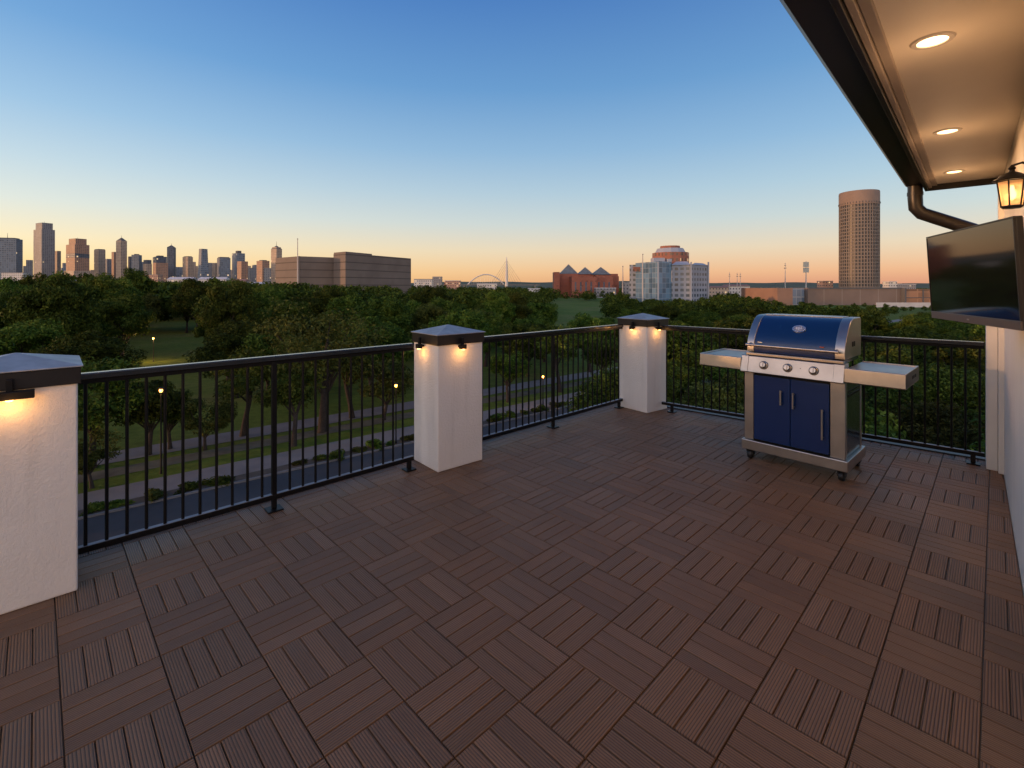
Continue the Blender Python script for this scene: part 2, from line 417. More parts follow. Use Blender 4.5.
def dpath():
    P = [(2.12,.565,2.50),(2.12,.565,2.36),(2.122,.560,2.27),(2.135,.52,2.215),(2.17,.42,2.165),(2.30,.10,2.01),(2.33,.01,1.96),(2.335,-.04,1.90),(2.335,-.06,1.80),(2.335,-.06,GZ)]
    return P
dsp = MB().tube(dpath(), .055, 16).build('downspout', BRONZE, house, smooth=True)
for z in (.4, 1.4): MB().lathe([(.06,z-.02),(.062,z-.02),(.062,z+.02),(.06,z+.02)], 16, (2.335,-.06,0)).build('pipe_band', BRONZE, dsp, smooth=True)
MB().tube([(2.12,.565,2.38),(2.12,.565,2.41)], .059, 16).build('pipe_collar', BRONZE, dsp, smooth=True)

# small end post where the far railing meets the house
post = thing('end_post', 'narrow white post ending the far railing below the television', 'post', (*hw(XE, 0), 0), HANG)
MB().box(-.03, .26, .036, .105, 0, 1.23).build('shaft', TRIMW, post, .004)
MB().box(-.045, .275, .036, .12, 1.231, 1.265).build('cap', CAPM, post, .004)

# recessed lights in the soffit
BULBW = emit('warm_recessed_lens', (1,.70,.36), 2.6)
RING = simple('white_ring', (.55,.5,.45), .45)
RLAB = ['recessed downlight closest to the camera under the soffit', 'recessed downlight between two others along the soffit', 'recessed downlight closest to the downspout']
RLAB += ['recessed downlight in the soffit behind the camera']
for i, x in enumerate((-1.157, .30, 1.69, -2.6)):
    p = hw(x, .295)
    t = thing('recessed_light', RLAB[i], 'light', (p.x, p.y, 2.48), 0, 'recessed lights in the soffit')
    MB().lathe([(.047,-.001),(.047,-.006),(.062,-.006),(.067,-.001)], 40).build('ring', RING, t, smooth=True)
    MB().lathe([(.001,-.003),(.04,-.0035),(.0465,-.0015)], 40).build('lens', BULBW, t)
    lamp('downlight', (0, 0, -.02), 7.5, (1,.58,.28), .05, t, 'SPOT', 150, (0,0,0))
    lamp('soffit_fill', (0, 0, -.18), .55, (1,.56,.27), .09, t)  # added fill light hung below the lens to brighten the soffit

# lantern on the wall
lx, ly = -.640, .066
lan = thing('wall_lantern', 'lit black carriage lantern hanging from the wall above the television', 'lantern', (*hw(lx, ly), 0), HANG)
zc = 1.555 + 92/480*2.05
def taper(n, r0, r1, z0, z1): return [(r0*math.cos(R(45+360/n*k)), r0*math.sin(R(45+360/n*k))) for k in range(n)], [(r1*math.cos(R(45+360/n*k)), r1*math.sin(R(45+360/n*k))) for k in range(n)]
fr = MB()
p0, p1 = taper(6, .034, .047, 0, 0)
for a, c in zip(p0, p1): fr.tube([(a[0],a[1],zc-.058),(c[0],c[1],zc+.05)], .0032, 6)
for pp, z in ((p0, zc-.058), (p1, zc+.05)):
    for k in range(6): fr.tube([(*pp[k], z), (*pp[(k+1)%6], z)], .0038, 6)
fr.build('frame', BLACKM, lan, smooth=True)
MB().lathe([(.060,zc+.05),(.062,zc+.054),(.045,zc+.066),(.022,zc+.082),(.010,zc+.088),(.008,zc+.096),(.013,zc+.102),(.006,zc+.112),(.002,zc+.118)], 24).build('roof', BLACKM, lan, smooth=True)
MB().lathe([(.03,zc-.066),(.036,zc-.062),(.036,zc-.056),(.004,zc-.056)], 6).build('base', BLACKM, lan)
arm = MB().tube([(0,0,zc+.10),(0,-.005,zc+.115),(.0,-.03,zc+.122),(0,-.062,zc+.10)], .005, 8)
arm.build('arm', BLACKM, lan, smooth=True)
MB().box(-.03,.03,-.0705,-.058,zc+.03,zc+.15).build('back_plate', BLACKM, lan, .003)
gl = NT('frosted_lantern_glass'); gl.set(Base_Color=(.75,.48,.24,1), Roughness=.5, Emission_Color=(1,.50,.17,1), Emission_Strength=.1)
tb = gl.node('ShaderNodeBsdfTransparent'); mx = gl.node('ShaderNodeMixShader'); mx.inputs[0].default_value = .62
gl.link(tb.outputs[0], mx.inputs[1]); gl.link(gl.bsdf.outputs[0], mx.inputs[2]); gl.link(mx.outputs[0], gl.out.inputs[0])
g = MB()
for k in range(6):
    a, c = p0[k], p0[(k+1)%6]; e, f = p1[(k+1)%6], p1[k]; q = .96
    g.add([(a[0]*q,a[1]*q,zc-.056),(c[0]*q,c[1]*q,zc-.056),(e[0]*q,e[1]*q,zc+.049),(f[0]*q,f[1]*q,zc+.049)], [(0,1,2,3)])
g.build('glass', gl.mat, lan)
MB().lathe([(.003,zc-.03),(.012,zc-.022),(.0135,zc-.005),(.008,zc+.012),(.005,zc+.03)], 16).build('bulb', emit('lantern_bulb', (1,.66,.28), 3), lan, smooth=True)
lamp('lantern_light', (0, 0, zc-.005), 1.1, (1,.58,.25), .02, lan)

# television
tvc = Vector(((2.596+2.202)/2+.012, 2.55, 1.610))
tv = thing('television', 'wide black television tilted down on a wall arm beneath the lantern', 'television', tvc, 0)
tv.rotation_euler = (.055, 0, math.atan2(-.916, -.401))
scr = NT('tv_screen'); scr.set(Base_Color=(.006,.006,.007,1), Roughness=.06); scr.bsdf.inputs['Specular IOR Level'].default_value = .6
scr.bsdf.inputs['Coat Weight'].default_value = .1; scr.bsdf.inputs['Coat Roughness'].default_value = .1
plas = simple('black_tv_plastic', (.018,.018,.018), .35)
MB().box(-.49,.49,.004,.032,-.252,.252).build('casing', plas, tv, .005)
MB().box(-.482,.482,-.0005,.006,-.208,.244).build('screen', scr.mat, tv)
MB().box(-.49,.49,-.003,.006,-.252,-.211).build('lower_bezel', simple('tv_bezel_metal', (.13,.11,.10), .35, .5), tv, .002)
b = MB().box(-.49,.49,-.003,.006,.246,.252)
b.box(-.49,-.484,-.003,.006,-.21,.245); b.box(.484,.49,-.003,.006,-.21,.245)
b.build('bezel', plas, tv)
MB().box(-.012,.012,-.0045,-.003,-.236,-.229).build('indicator', simple('silver_mark', (.35,.35,.35), .3, .8), tv)
mt = MB().box(-.14,.14,.034,.048,-.1,.1)
wallq = lambda x, y, z: None
mt.tube([(.0,.06,0),(.20,.13,0),(.30,.20,0)], .018, 10)
mt.build('wall_mount', BLACKM, tv)

# ------------------------------------------------------------------ pillars with lamps
PA = math.atan2(lu.y, lu.x)
WARML = emit('amber_lamp', (1,.55,.16), 4)
def pillar(cx, cy, label, wa, wb, rz, hz=1.065):
    """corner of the inner face nearest the camera-right at (cx,cy): local x runs along the railing, y outwards"""
    t = thing('pillar', label, 'pillar', (cx, cy, 0), rz, 'stucco pillars along the railing')
    MB().box(0, wa, 0, wb, .001, hz).build('shaft', STUCCO, t, .008)
    o = .012
    MB().box(-o, wa+o, -o, wb+o, hz-.006, hz+.078).build('cap_band', BRONZE, t, .004)
    e = .021; mx_, my_ = wa/2, wb/2
    c = MB(); c.add([(-e,-e,hz+.079),(wa+e,-e,hz+.079),(wa+e,wb+e,hz+.079),(-e,wb+e,hz+.079),
                    (-e,-e,hz+.086),(wa+e,-e,hz+.086),(wa+e,wb+e,hz+.086),(-e,wb+e,hz+.086),(mx_,my_,hz+.150)],
                   [(0,3,2,1),(0,1,5,4),(1,2,6,5),(2,3,7,6),(3,0,4,7),(4,5,8),(5,6,8),(6,7,8),(7,4,8)])
    c.build('cap_roof', CAPM, t, .003)
    return t
def pillar_lamp(p, x, y, ang, label, wide=.055, power=.34):
    """small downlight under a cap; local to pillar p, facing angle ang"""
    mw = p.matrix_basis
    q = mw @ Vector((x, y, 1.065))
    t = thing('pillar_lamp', label, 'wall lamp', q, p.rotation_euler.z + ang, 'lamps under the pillar caps')
    MB().box(-wide/2, wide/2, -.066, -.026, -.045, -.006).build('housing', BLACKM, t, .004)
    MB().box(-.02, .02, -.028, -.001, -.034, -.014).box(-.012,.012,-.05,-.026,-.012,.05).build('bracket', BLACKM, t, .003)
    MB().lathe([(.014,-.0455),(.014,-.050),(.010,-.053),(.002,-.054)], 14, (0,-.046,0)).build('bulb', WARML, t, smooth=True)
    lamp('pillar_light', (0, -.078, -.075), power, (1,.46,.13), .03, t)
    return t
def at_floor(u, v): D = F*CAMZ/(v-CY); return X_at(u, D), D
rz1 = math.atan2(.165, .21)
ps = Vector((-2.216, 2.450))
pc = ps - Vector((math.cos(PA+.015), math.sin(PA+.015)))*.46
p1 = pillar(pc.x, pc.y, 'white stucco pillar cut off at the picture edge, closest to the camera', .46, .44, PA+.015)
p2 = pillar(-.617, 4.0, 'white stucco pillar midway along the long railing', .465, .405, PA-.04)
p3 = pillar(1.655, 5.88, 'white stucco pillar at the corner where both railings meet', .40, .45, PA-.12)
pillar_lamp(p1, .22, 0, 0, 'dark bar lamp glowing under the cap of the closest pillar', .17, .5)
pillar_lamp(p2, .22, 0, 0, 'small lamp on the deck face of the middle pillar')
pillar_lamp(p2, 0, .235, -math.pi/2, 'small lamp beside the top rail on the middle pillar')
pillar_lamp(p3, .18, 0, 0, 'small lamp on the corner pillar face turned to the grill')
pillar_lamp(p3, 0, .20, -math.pi/2, 'small lamp on the corner pillar face turned to the middle pillar')

# ------------------------------------------------------------------ railings
RAILTOP = simple('painted_rail_sheen', (.22,.22,.23), .5, .2, noise=.2, nscale=5)  # pale grey imitating sky sheen on the bottom rails
TOPR = simple('gloss_black_rail', (.010,.0095,.0095), .22, Coat_Weight=.4, Coat_Roughness=.12)
def railing(A, B, label, posts, first=.035, gap=.0905, lead=0.0, feet=()):
    d = (B-A); L = d.length; ang = math.atan2(d.y, d.x)
    t = thing('railing', label, 'railing', (A.x, A.y, 0), ang, 'black metal railings round the deck')
    MB().box(0, L, -.026, .026, 1.035, 1.072).build('top_rail', TOPR, t, .006)
    MB().box(0, L, -.012, .012, 1.012, 1.0345).build('under_rail', BLACKM, t, .002)
    br = MB().box(0, L, -.018, .018, .078, .110).build('bottom_rail', BLACKM, t, .004)
    MB().box(0, L, -.0155, .0155, .1102, .1125).build('rail_sheen_strip', RAILTOP, br)  # thin pale strip, sky reflection painted on top of the bottom rail
    x = first
    while x < L-.02:
        if all(abs(x-p) > .03 for p in posts):
            MB().tube([(x,0,.105),(x,0,1.02)], .0088, 8).build('baluster', BLACKM, t, smooth=True)
        x += gap
    for p in posts:
        po = MB().box(p-.0155, p+.0155, -.016, .016, .012, 1.03).build('post', BLACKM, t, .003)
        MB().box(p-.05, p+.05, -.05, .05, .0005, .011).build('foot_plate', BLACKM, po, .002)
    for p in feet:
        po = MB().box(p-.016, p+.016, -.016, .016, .012, .082).build('foot_post', BLACKM, t, .003)
        MB().box(p-.045, p+.045, -.045, .045, .0005, .011).build('foot_plate', BLACKM, po, .002)
    return t
def u_on(A, d, u):
    k = (u-CX)/F; return (k*A.y - A.x)/(d.x - k*d.y)
tl = lambda u: u_on(LA, lu, u)
a0 = u_on(LA, lu, 77); a1 = tl(413); m0 = tl(478); m1 = tl(622)
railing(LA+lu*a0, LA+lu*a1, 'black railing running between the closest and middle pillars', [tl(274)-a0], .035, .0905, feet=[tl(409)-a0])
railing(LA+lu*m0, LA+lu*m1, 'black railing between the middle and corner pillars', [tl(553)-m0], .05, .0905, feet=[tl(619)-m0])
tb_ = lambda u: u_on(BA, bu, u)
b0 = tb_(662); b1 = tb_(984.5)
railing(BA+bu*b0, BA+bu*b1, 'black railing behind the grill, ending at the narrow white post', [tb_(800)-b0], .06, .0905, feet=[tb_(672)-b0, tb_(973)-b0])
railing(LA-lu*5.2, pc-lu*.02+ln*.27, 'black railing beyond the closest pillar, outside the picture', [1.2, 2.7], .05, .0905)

# ------------------------------------------------------------------ grill
def build_grill():
    g = thing('gas_grill', 'gas grill with blue hood and doors and steel side shelves', 'grill', (2.150, 4.34, 0), math.atan2(-.738, .674))
    bl = NT('blue_enamel'); bl.set(Base_Color=(.0015,.022,.105,1), Roughness=.28); bl.bsdf.inputs['Coat Weight'].default_value=.5; bl.bsdf.inputs['Coat Roughness'].default_value=.08
    BLUE = bl.mat
    DARK = simple('dark_grill_panel', (.02,.022,.026), .16, .3)
    RUB = simple('black_caster', (.012,.012,.012), .5)
    # base
    MB().box(-.062,.752,-.03,.545,.088,.175).build('base_frame', STEEL, g, .006)
    for x in (.0,.70):
        for y in (.02,.49):
            c = MB().box(x-.03,x+.03,y-.03,y+.03,.078,.0875).box(x-.028,x-.02,y-.024,y+.03,.038,.078).box(x+.02,x+.028,y-.024,y+.03,.038,.078).build('caster', RUB, g, .003)
            MB().lathe([(.02,-.019),(.034,-.019),(.039,-.012),(.039,.012),(.034,.019),(.02,.019)], 20, (x, y, .0395), 'x').build('wheel', RUB, c, smooth=True)
    # cabinet
    MB().box(-.046,.033,-.002,.05,.176,.79).build('corner_post', STEEL, g, .005)
    MB().box(.623,.729,-.002,.05,.176,.79).build('corner_post', STEEL, g, .005)
    MB().box(-.046,-.01,.49,.525,.176,.79).build('corner_post', STEEL, g, .004)
    MB().box(.700,.729,.49,.525,.176,.79).build('corner_post', STEEL, g, .004)
    sp = MB().box(.712,.7245,.052,.488,.178,.788).build('side_panel', DARK, g)
    MB().box(.7248,.7285,.09,.45,.66,.68).box(.7248,.7285,.09,.45,.70,.71).build('vent', BLACKM, sp)
    MB().box(-.042,-.03,.052,.488,.178,.788).build('side_panel', DARK, g)
    MB().box(-.01,.70,.505,.52,.178,.788).build('back_panel', DARK, g)
    MB().box(.035,.621,.02,.03,.178,.79).build('inner_shadow_panel', BLACKM, g)
    d1 = MB().box(.037,.331,-.006,.018,.19,.762).build('door', BLUE, g, .004)
    d2 = MB().box(.335,.619,-.006,.018,.19,.762).build('door', BLUE, g, .004)
    def handle(x, z0, z1, par):
        h = MB().tube([(x,-.036,z0),(x,-.036,z1)], .0085, 12)
        h.tube([(x,-.004,z0+.015),(x,-.036,z0+.015)], .006, 8).tube([(x,-.004,z1-.015),(x,-.036,z1-.015)], .006, 8)
        h.build('handle', STEEL, par, smooth=True)
    handle(.266,.535,.66,d1); handle(.362,.52,.655,d2); handle(.575,.31,.555,d2)
    # control panel
    cp = MB().extr([(-.052,.795),(-.046,.788),(.10,.788),(.10,.932),(-.010,.932),(-.016,.927)], .0,.655).build('control_panel', STEEL, g)
    MB().extr([(-.056,.794),(-.048,.785),(.10,.785),(.10,.936),(-.012,.936),(-.019,.930)], -.062,-.001).build('panel_end', STEEL, g, .002)
    MB().extr([(-.056,.794),(-.048,.785),(.10,.785),(.10,.936),(-.012,.936),(-.019,.930)], .656,.728).build('panel_end', STEEL, g, .002)
    sl = math.atan2(.036, .132)
    for x in (.131,.322,.517):
        k = MB().lathe([(.034,0),(.034,.005),(.026,.009),(.0245,.03),(.021,.034),(.002,.034)], 24, (0,0,0), 'y')
        k.box(-.0045,.0045,-.043,-.03,-.02,.02)
        kb = k.build('knob', STEEL, g, smooth=True)
        kb.location = (x, -.034, .862); kb.rotation_euler = (-sl, 0, 0)
        MB().lathe([(.037,.0005),(.037,.003),(.0345,.003)], 24, (0,0,0), 'y').build('knob_ring', BLACKM, kb)
    MB().box(.415,.421,-.0325,-.029,.858,.872).build('igniter', BLACKM, g)
    # shelves
    def shelf(x0, x1, name, sgn):
        yb = .53 if sgn > 0 else .50
        s = MB().extr([(-.045,.806),(-.04,.798),(yb,.798),(yb+.005,.806),(yb+.005,.908),(yb-.01,.912),(yb-.01,.902),(-.02,.902),(-.02,.912),(-.034,.912),(-.04,.908)], x0, x1).build(name, STEEL, g, .002)
        xe = x1 if sgn > 0 else x0
        e = MB().box(min(xe, xe-sgn*.014), max(xe, xe-sgn*.014), -.036,yb,.801,.9125).build('end_rim', STEEL, s, .002)
        MB().box(xe-.001 if sgn>0 else xe-.002, xe+.002 if sgn>0 else xe+.001, .22,.30,.845,.868).build('slot', BLACKM, s)
        MB().box(xe-.001 if sgn>0 else xe-.002, xe+.002 if sgn>0 else xe+.001, .33,.39,.845,.868).build('slot', BLACKM, s)
        return s
    shelf(-.448,-.063,'side_shelf',-1); shelf(.730,1.108,'side_shelf',1)
    # firebox
    MB().box(-.02,.71,.03,.50,.934,.965).build('firebox', DARK, g, .003)
    MB().box(-.03,.72,-.012,.03,.937,.962).build('front_lip', STEEL, g, .004)
    # hood: profile (y,z)
    prof = [(.000,.968),(-.004,1.02),(.012,1.075),(.050,1.135),(.105,1.20),(.165,1.252),(.225,1.280),(.27,1.287)]
    def shell(pf, back, x0, x1, d=0):
        return MB().extr([(y-d*.7, z+d*.7) for y, z in pf] + [(back,1.287+d*.7),(back+.02,1.27),(back+.02,.968)], x0, x1)
    hood = shell(prof, .48, .040,.655).build('hood', BLUE, g, smooth=True)
    for x0, x1 in ((-.022,.039),(.656,.728)):
        shell(prof, .48, x0, x1, .006).build('hood_end', STEEL, g, .004, smooth=True)
    MB().box(.04,.64,.275,.502,1.288,1.2935).build('hood_top', STEEL, g, .002)
    sv = MB()
    for y in (.20,.255): sv.box(.7282,.731,y,y+.036,1.06,1.10)
    sv.build('hood_vent', BLACKM, g)
    hd = MB().tube([(-.01,-.058,1.035),(.695,-.058,1.035)], .0125, 14)
    hd.tube([(.012,-.058,1.035),(.012,.005,1.04)], .012, 10).tube([(.672,-.058,1.035),(.672,.005,1.04)], .012, 10)
    hd.build('hood_handle', STEEL, hood, smooth=True)
    # oval badge on the slope: between (.050,1.135) and (.105,1.20)
    n = Vector((0, -.065, .055)).normalized(); c = Vector((.372, .094, 1.187)); ux = Vector((1,0,0)); uy = n.cross(ux)
    if uy.z < 0: uy = -uy
    def oval(rx, ry, t0, t1, nn=36):
        vs = [c + n*t + ux*rx*math.cos(2*math.pi*k/nn) + uy*ry*math.sin(2*math.pi*k/nn) for t in (t0, t1) for k in range(nn)]
        return MB().add(vs, [tuple(range(nn-1,-1,-1)), tuple(range(nn,2*nn))] + [(k,(k+1)%nn,nn+(k+1)%nn,nn+k) for k in range(nn)])
    bd = oval(.052,.036,-.004,.009).build('badge', simple('badge_silver', (.75,.75,.74), .25, .9), hood)
    oval(.043,.028,.0092,.0105).build('badge_plate', simple('badge_grey', (.36,.38,.42), .35, .6), bd)
    def blob(mb, cx_, cy_, rx, ry):
        q = [c + n*t + ux*(cx_+sx*rx) + uy*(cy_+sy*ry) for t in (.0106,.0122) for sx, sy in ((-1,-.6),(0,-1),(1,-.6),(1,.6),(0,1),(-1,.6))]
        mb.add(q, [(5,4,3,2,1,0),(6,7,8,9,10,11)] + [(k,(k+1)%6,6+(k+1)%6,6+k) for k in range(6)])
    mk = MB(); blob(mk,-.018,.002,.007,.012); blob(mk,0,0,.008,.016); blob(mk,.018,.002,.007,.012); blob(mk,0,-.019,.022,.0025)
    mk.build('emblem', simple('emblem_white', (.8,.8,.78), .3, .5), bd)
    # small marks above the handle
    MB().box(.068,.105,-.001,.008,1.054,1.062).build('mark', simple('mark_silver', (.7,.7,.7), .3, .8), hood)
    MB().box(.55,.58,-.001,.008,1.054,1.062).build('mark', simple('mark_red', (.35,.05,.03), .4), hood)
    return g
grill = build_grill()

# ------------------------------------------------------------------ ground, street, paths
SD = Vector((.77, .64)).normalized(); SN = Vector((-SD.y, SD.x))
def gp_(t, o): return SD*t + SN*o
def grass_mat():
    m = NT('park_grass'); m.set(Roughness=.95); m.bsdf.inputs['Specular IOR Level'].default_value=.1
    a = m.noise(.05, detail=5); b = m.noise(.9, detail=6, rough=.7)
    c = m.ramp(a, [(.3, (.075,.115,.015)), (.5, (.108,.142,.023)), (.72, (.145,.140,.040))])
    m.color(m.mix(.6, c, m.ramp(b, [(.3, (.25,.27,.25)), (.7, (.75,.73,.7))]), 'OVERLAY'))
    m.bump(m.noise(6, detail=5, rough=.8), .8, .15)
    return m.mat
GRASS = grass_mat()
ASPH = simple('asphalt', (.045,.045,.046), .9, noise=.22, nscale=.35, bump=.3, bscale=25)
PATH = simple('path_concrete', (.185,.160,.140), .9, noise=.14, nscale=.5, bump=.1, bscale=12)
gm = MB().add([(-14000,-3000,GZ),(14000,-3000,GZ),(14000,14000,GZ),(-14000,14000,GZ)], [(0,1,2,3)]).build('ground', GRASS)
tag(gm, 'dark mown park grass spreading to the horizon', 'ground', kind='structure')
def strip(name, o0, o1, z, mat, label, cat, t0=-160, t1=420, wob=0):
    N = 60; vs = []; fs = []
    for i in range(N+1):
        t = t0+(t1-t0)*i/N; q = wob*math.sin(t*.05)
        a = gp_(t, o0+q); b = gp_(t, o1+q); vs += [(a.x,a.y,GZ+z),(b.x,b.y,GZ+z)]
    for i in range(N): fs.append((2*i,2*i+2,2*i+3,2*i+1))
    return tag(MB().add(vs, fs).build(name, mat), label, cat, kind='structure')
strip('road', 28.0, 37.5, .012, ASPH, 'dark asphalt street below the deck', 'road')
strip('verge', 37.72, 39.0, .05, simple('verge_soil', (.075,.06,.042), .95, noise=.35, nscale=.8, bump=.4, bscale=9), 'planted soil verge along the street', 'verge')
strip('pavement', 39.0, 42.1, .06, PATH, 'pale concrete pavement beside the street', 'pavement')
strip('dry_border', 44.6, 46.6, .02, simple('dry_soil', (.10,.085,.05), .95, noise=.4, nscale=.6, bump=.5, bscale=7), 'bare dry patchy border between pavement and path', 'border', wob=.4)
strip('footpath', 48.1, 51.3, .03, PATH, 'pale concrete footpath crossing the park lawn', 'footpath')
kb = MB()
a, b, c, d = gp_(-160,37.5), gp_(420,37.5), gp_(420,37.7), gp_(-160,37.7)
kb.prism([(p.x,p.y) for p in (a,b,c,d)], GZ, GZ+.13)
tag(kb.build('kerb', CONC), 'concrete kerb edging the street', 'kerb', kind='structure')

# ------------------------------------------------------------------ trees
BARK = simple('bark', (.034,.026,.020), .95, noise=.35, nscale=5, bump=.6, bscale=18)
LEAFS = [leaf_mat('oak_leaf', (.012,.026,.004), (.036,.066,.008), (.105,.140,.020)),
         leaf_mat('elm_leaf', (.015,.033,.005), (.048,.084,.010), (.130,.155,.024)),
         leaf_mat('olive_leaf', (.018,.027,.005), (.048,.062,.011), (.112,.118,.026))]
def leaves_arrays(r, cents, rads, nper, leaf, flat=.7, elong=1.9):
    n = len(cents)*nper
    ci = np.repeat(np.arange(len(cents)), nper)
    d = r.normal(size=(n,3)); d /= np.linalg.norm(d, axis=1)[:,None]
    rad = rads[ci]*(.35+.75*r.random(n)**.7)
    P = cents[ci] + d*rad[:,None]*np.array([1,1,flat])
    nr = d*.7 + r.normal(size=(n,3))*.65 + np.array([0,0,.35]); nr /= np.linalg.norm(nr, axis=1)[:,None]
    t = np.cross(nr, r.normal(size=(n,3))); t /= np.linalg.norm(t, axis=1)[:,None]
    b = np.cross(nr, t)
    s = leaf*(.55+.9*r.random(n)); s1 = (s*elong/2)[:,None]; s2 = (s/2)[:,None]
    bend = (s*.22)[:,None]*nr
    V = np.stack([P-t*s1-bend, P-b*s2*.9+t*s1*.1, P+t*s1-bend, P+b*s2*.9+t*s1*.1], axis=1)
    return V.reshape(-1,3)
def quads_mesh(name, V, mat):
    me = bpy.data.meshes.new(name); nq = len(V)//4
    me.vertices.add(len(V)); me.vertices.foreach_set('co', V.astype(np.float32).ravel())
    me.loops.add(len(V)); me.loops.foreach_set('vertex_index', np.arange(len(V), dtype=np.int32))
    me.polygons.add(nq); me.polygons.foreach_set('loop_start', np.arange(0, len(V), 4, dtype=np.int32))
    me.update(calc_edges=True); me.materials.append(mat); return me
def crown_points(r, H, cr, th, n, low=.0):
    P = []
    while len(P) < n:
        q = r.uniform(-1, 1, 3); l = np.linalg.norm(q)
        if l > 1 or l < .45 and r.random() < .75: continue
        if q[2] < -.55: continue
        P.append(q)
    P = np.array(P); cz = th + (H-th)*.46
    P[:,2] = np.where(P[:,2] > 0, P[:,2]*(H-cz)*.86, P[:,2]*(cz-th)*1.0)
    P[:,0:2] *= cr*.84
    # lopsided outline
    a = np.arctan2(P[:,1], P[:,0]); k = 1 + .16*np.sin(2*a+r.uniform(0,6)) + .13*np.sin(3*a+r.uniform(0,6)); P[:,0] *= k; P[:,1] *= k
    return P + np.array([0,0,cz])
def tree_meshes(seed, H, cr, th, nclump, nper, leaf, mat, gaps=0, crad=.25):
    r = np.random.default_rng(seed); rr = random.Random(seed)
    C = crown_points(r, H, cr, th, nclump); rad = cr*crad*(.6+.75*r.random(nclump))
    crown = quads_mesh('crown', leaves_arrays(r, C, rad, nper, leaf), mat)
    mb = MB(); bend = rr.uniform(-.4,.4); bend2 = rr.uniform(-.4,.4); tr = .028*H
    fork = Vector((bend, bend2, th*.95))
    mb.tube([(0,0,-.3),(0,0,.15),(bend*.3,bend2*.3,th*.4),tuple(fork)], [tr*1.7,tr*1.2,tr*.95,tr*.8], 9)
    for i in range(0, nclump, 3):
        c = Vector(C[i]); m = fork.lerp(c, .5) + Vector((rr.uniform(-.4,.4), rr.uniform(-.4,.4), rr.uniform(0,.5)))
        st = fork - Vector((0,0,rr.uniform(0,th*.2)))
        mb.tube([st, st.lerp(m,.5)+Vector((0,0,.1)), m, c], [tr*.5,tr*.38,tr*.25,tr*.08], 6, cap=False)
    me = bpy.data.meshes.new('trunk'); me.from_pydata(mb.v, [], mb.f); me.materials.append(BARK)
    me.polygons.foreach_set('use_smooth', [True]*len(me.polygons))
    return me, crown
KIND = []      # (trunk, crown, H, look)
for i,(H,cr,th,nc,npr,lf,mi,look) in enumerate([
    (11,5.2,2.6,64,400,.19,0,'dark broad'), (12,5.6,3.0,72,400,.19,0,'dark rounded'), (10,4.3,2.7,48,420,.18,1,'mid green rounded'),
    (12.5,4.6,3.3,58,420,.18,1,'mid green tall'), (10.5,5.0,2.5,50,400,.18,2,'olive green loose'), (9,4.6,2.2,52,400,.18,0,'dark low')]):
    KIND.append((*tree_meshes(100+i, H, cr, th, nc, npr, lf, LEAFS[mi]), H, look))
NEAR = []
for i,(H,cr,th,nc,npr,lf,mi,look) in enumerate([
    (9.5,4.2,2.2,80,420,.12,0,'dark rounded'), (9,4.4,2.0,80,420,.12,2,'olive green loose'), (10,4.4,2.4,84,420,.12,0,'dark broad')]):
    NEAR.append((*tree_meshes(200+i, H, cr, th, nc, npr, lf, LEAFS[mi], crad=.23), H, look))
SLIM = []
for i,(H,cr,th,nc,npr,lf,mi,look) in enumerate([
    (6.5,2.4,2.1,24,330,.13,0,'small dark'), (12.6,5.4,4.2,36,170,.17,2,'tall sparse'), (8.5,3.8,3.0,30,360,.15,0,'leaning dark'), (7.6,2.9,3.1,15,230,.15,1,'open young'), (5.6,2.7,1.5,20,300,.13,2,'olive young')]):
    SLIM.append((*tree_meshes(300+i, H, cr, th, nc, npr, lf, LEAFS[mi], crad=.34), H, look))
def tree(kind, x, y, s, label, group, rz=None, name='park_tree', sz=1.0, tilt=0):
    t = thing(name, label, 'tree', (x, y, GZ), random.uniform(0, 6.28) if rz is None else rz, group)
    t.scale = (s, s, s*sz); t.rotation_euler[1] = tilt
    for nm, me in (('trunk', kind[0]), ('crown', kind[1])):
        o = bpy.data.objects.new(nm, me); COL.objects.link(o); o.parent = t
    return t
taken = []
def free(x, y, d):
    return all((x-a)**2+(y-b)**2 > d*d for a, b in taken)
def put(u, v, kind, s, label, group=None, sz=1.0, tilt=0):
    D = F*(CAMZ-GZ)/(v-CY); x = X_at(u, D); taken.append((x, D)); return tree(kind, x, D, s, label, group, sz=sz, tilt=tilt)
# trees that can be told apart along the two paths
FR = 'trees along the park paths'
put(92, 468, SLIM[2], 1.0, 'leaning dark tree rooted by the footpath beside the closest pillar', FR, tilt=.10)
put(149, 455, SLIM[0], 1.0, 'small dark tree before the footpath, right of the leaning tree', FR)
put(170, 449, SLIM[0], .8, 'little dark tree, second of the two small ones by the leaning tree', FR)
put(243, 436, SLIM[3], 1.1, 'open young tree on the footpath edge below the downtown towers', FR)
put(322, 432, SLIM[1], 1.0, 'tall sparse tree with bare branches showing, beyond the middle of the rail', FR)
put(352, 418, SLIM[3], 1.15, 'open young tree right of the tall sparse tree', FR)
put(508, 402, SLIM[0], 1.0, 'small tree seen between the middle pillar and the railing post', FR)
put(560, 392, SLIM[3], 1.2, 'open young tree behind the post of the railing between the pillars', FR)
put(603, 388, SLIM[0], 1.1, 'small tree by the pavement beside the corner pillar', FR)
put(88, 412, KIND[0], .80, 'broad dark oak on the lawn above the two small trees', FR)
put(236, 398, KIND[1], .80, 'rounded dark oak at the edge of the lamp-lit lawn', FR)
put(268, 398, KIND[5], .95, 'low dark oak on the lawn left of the tall sparse tree', FR)
put(372, 396, KIND[0], .9, 'broad dark oak beyond the path just left of the middle pillar', FR)
put(455, 390, KIND[1], .9, 'rounded dark oak directly behind the middle pillar', FR)
put(528, 376, KIND[5], .95, 'low dark oak beyond the path, right of the middle pillar', FR)
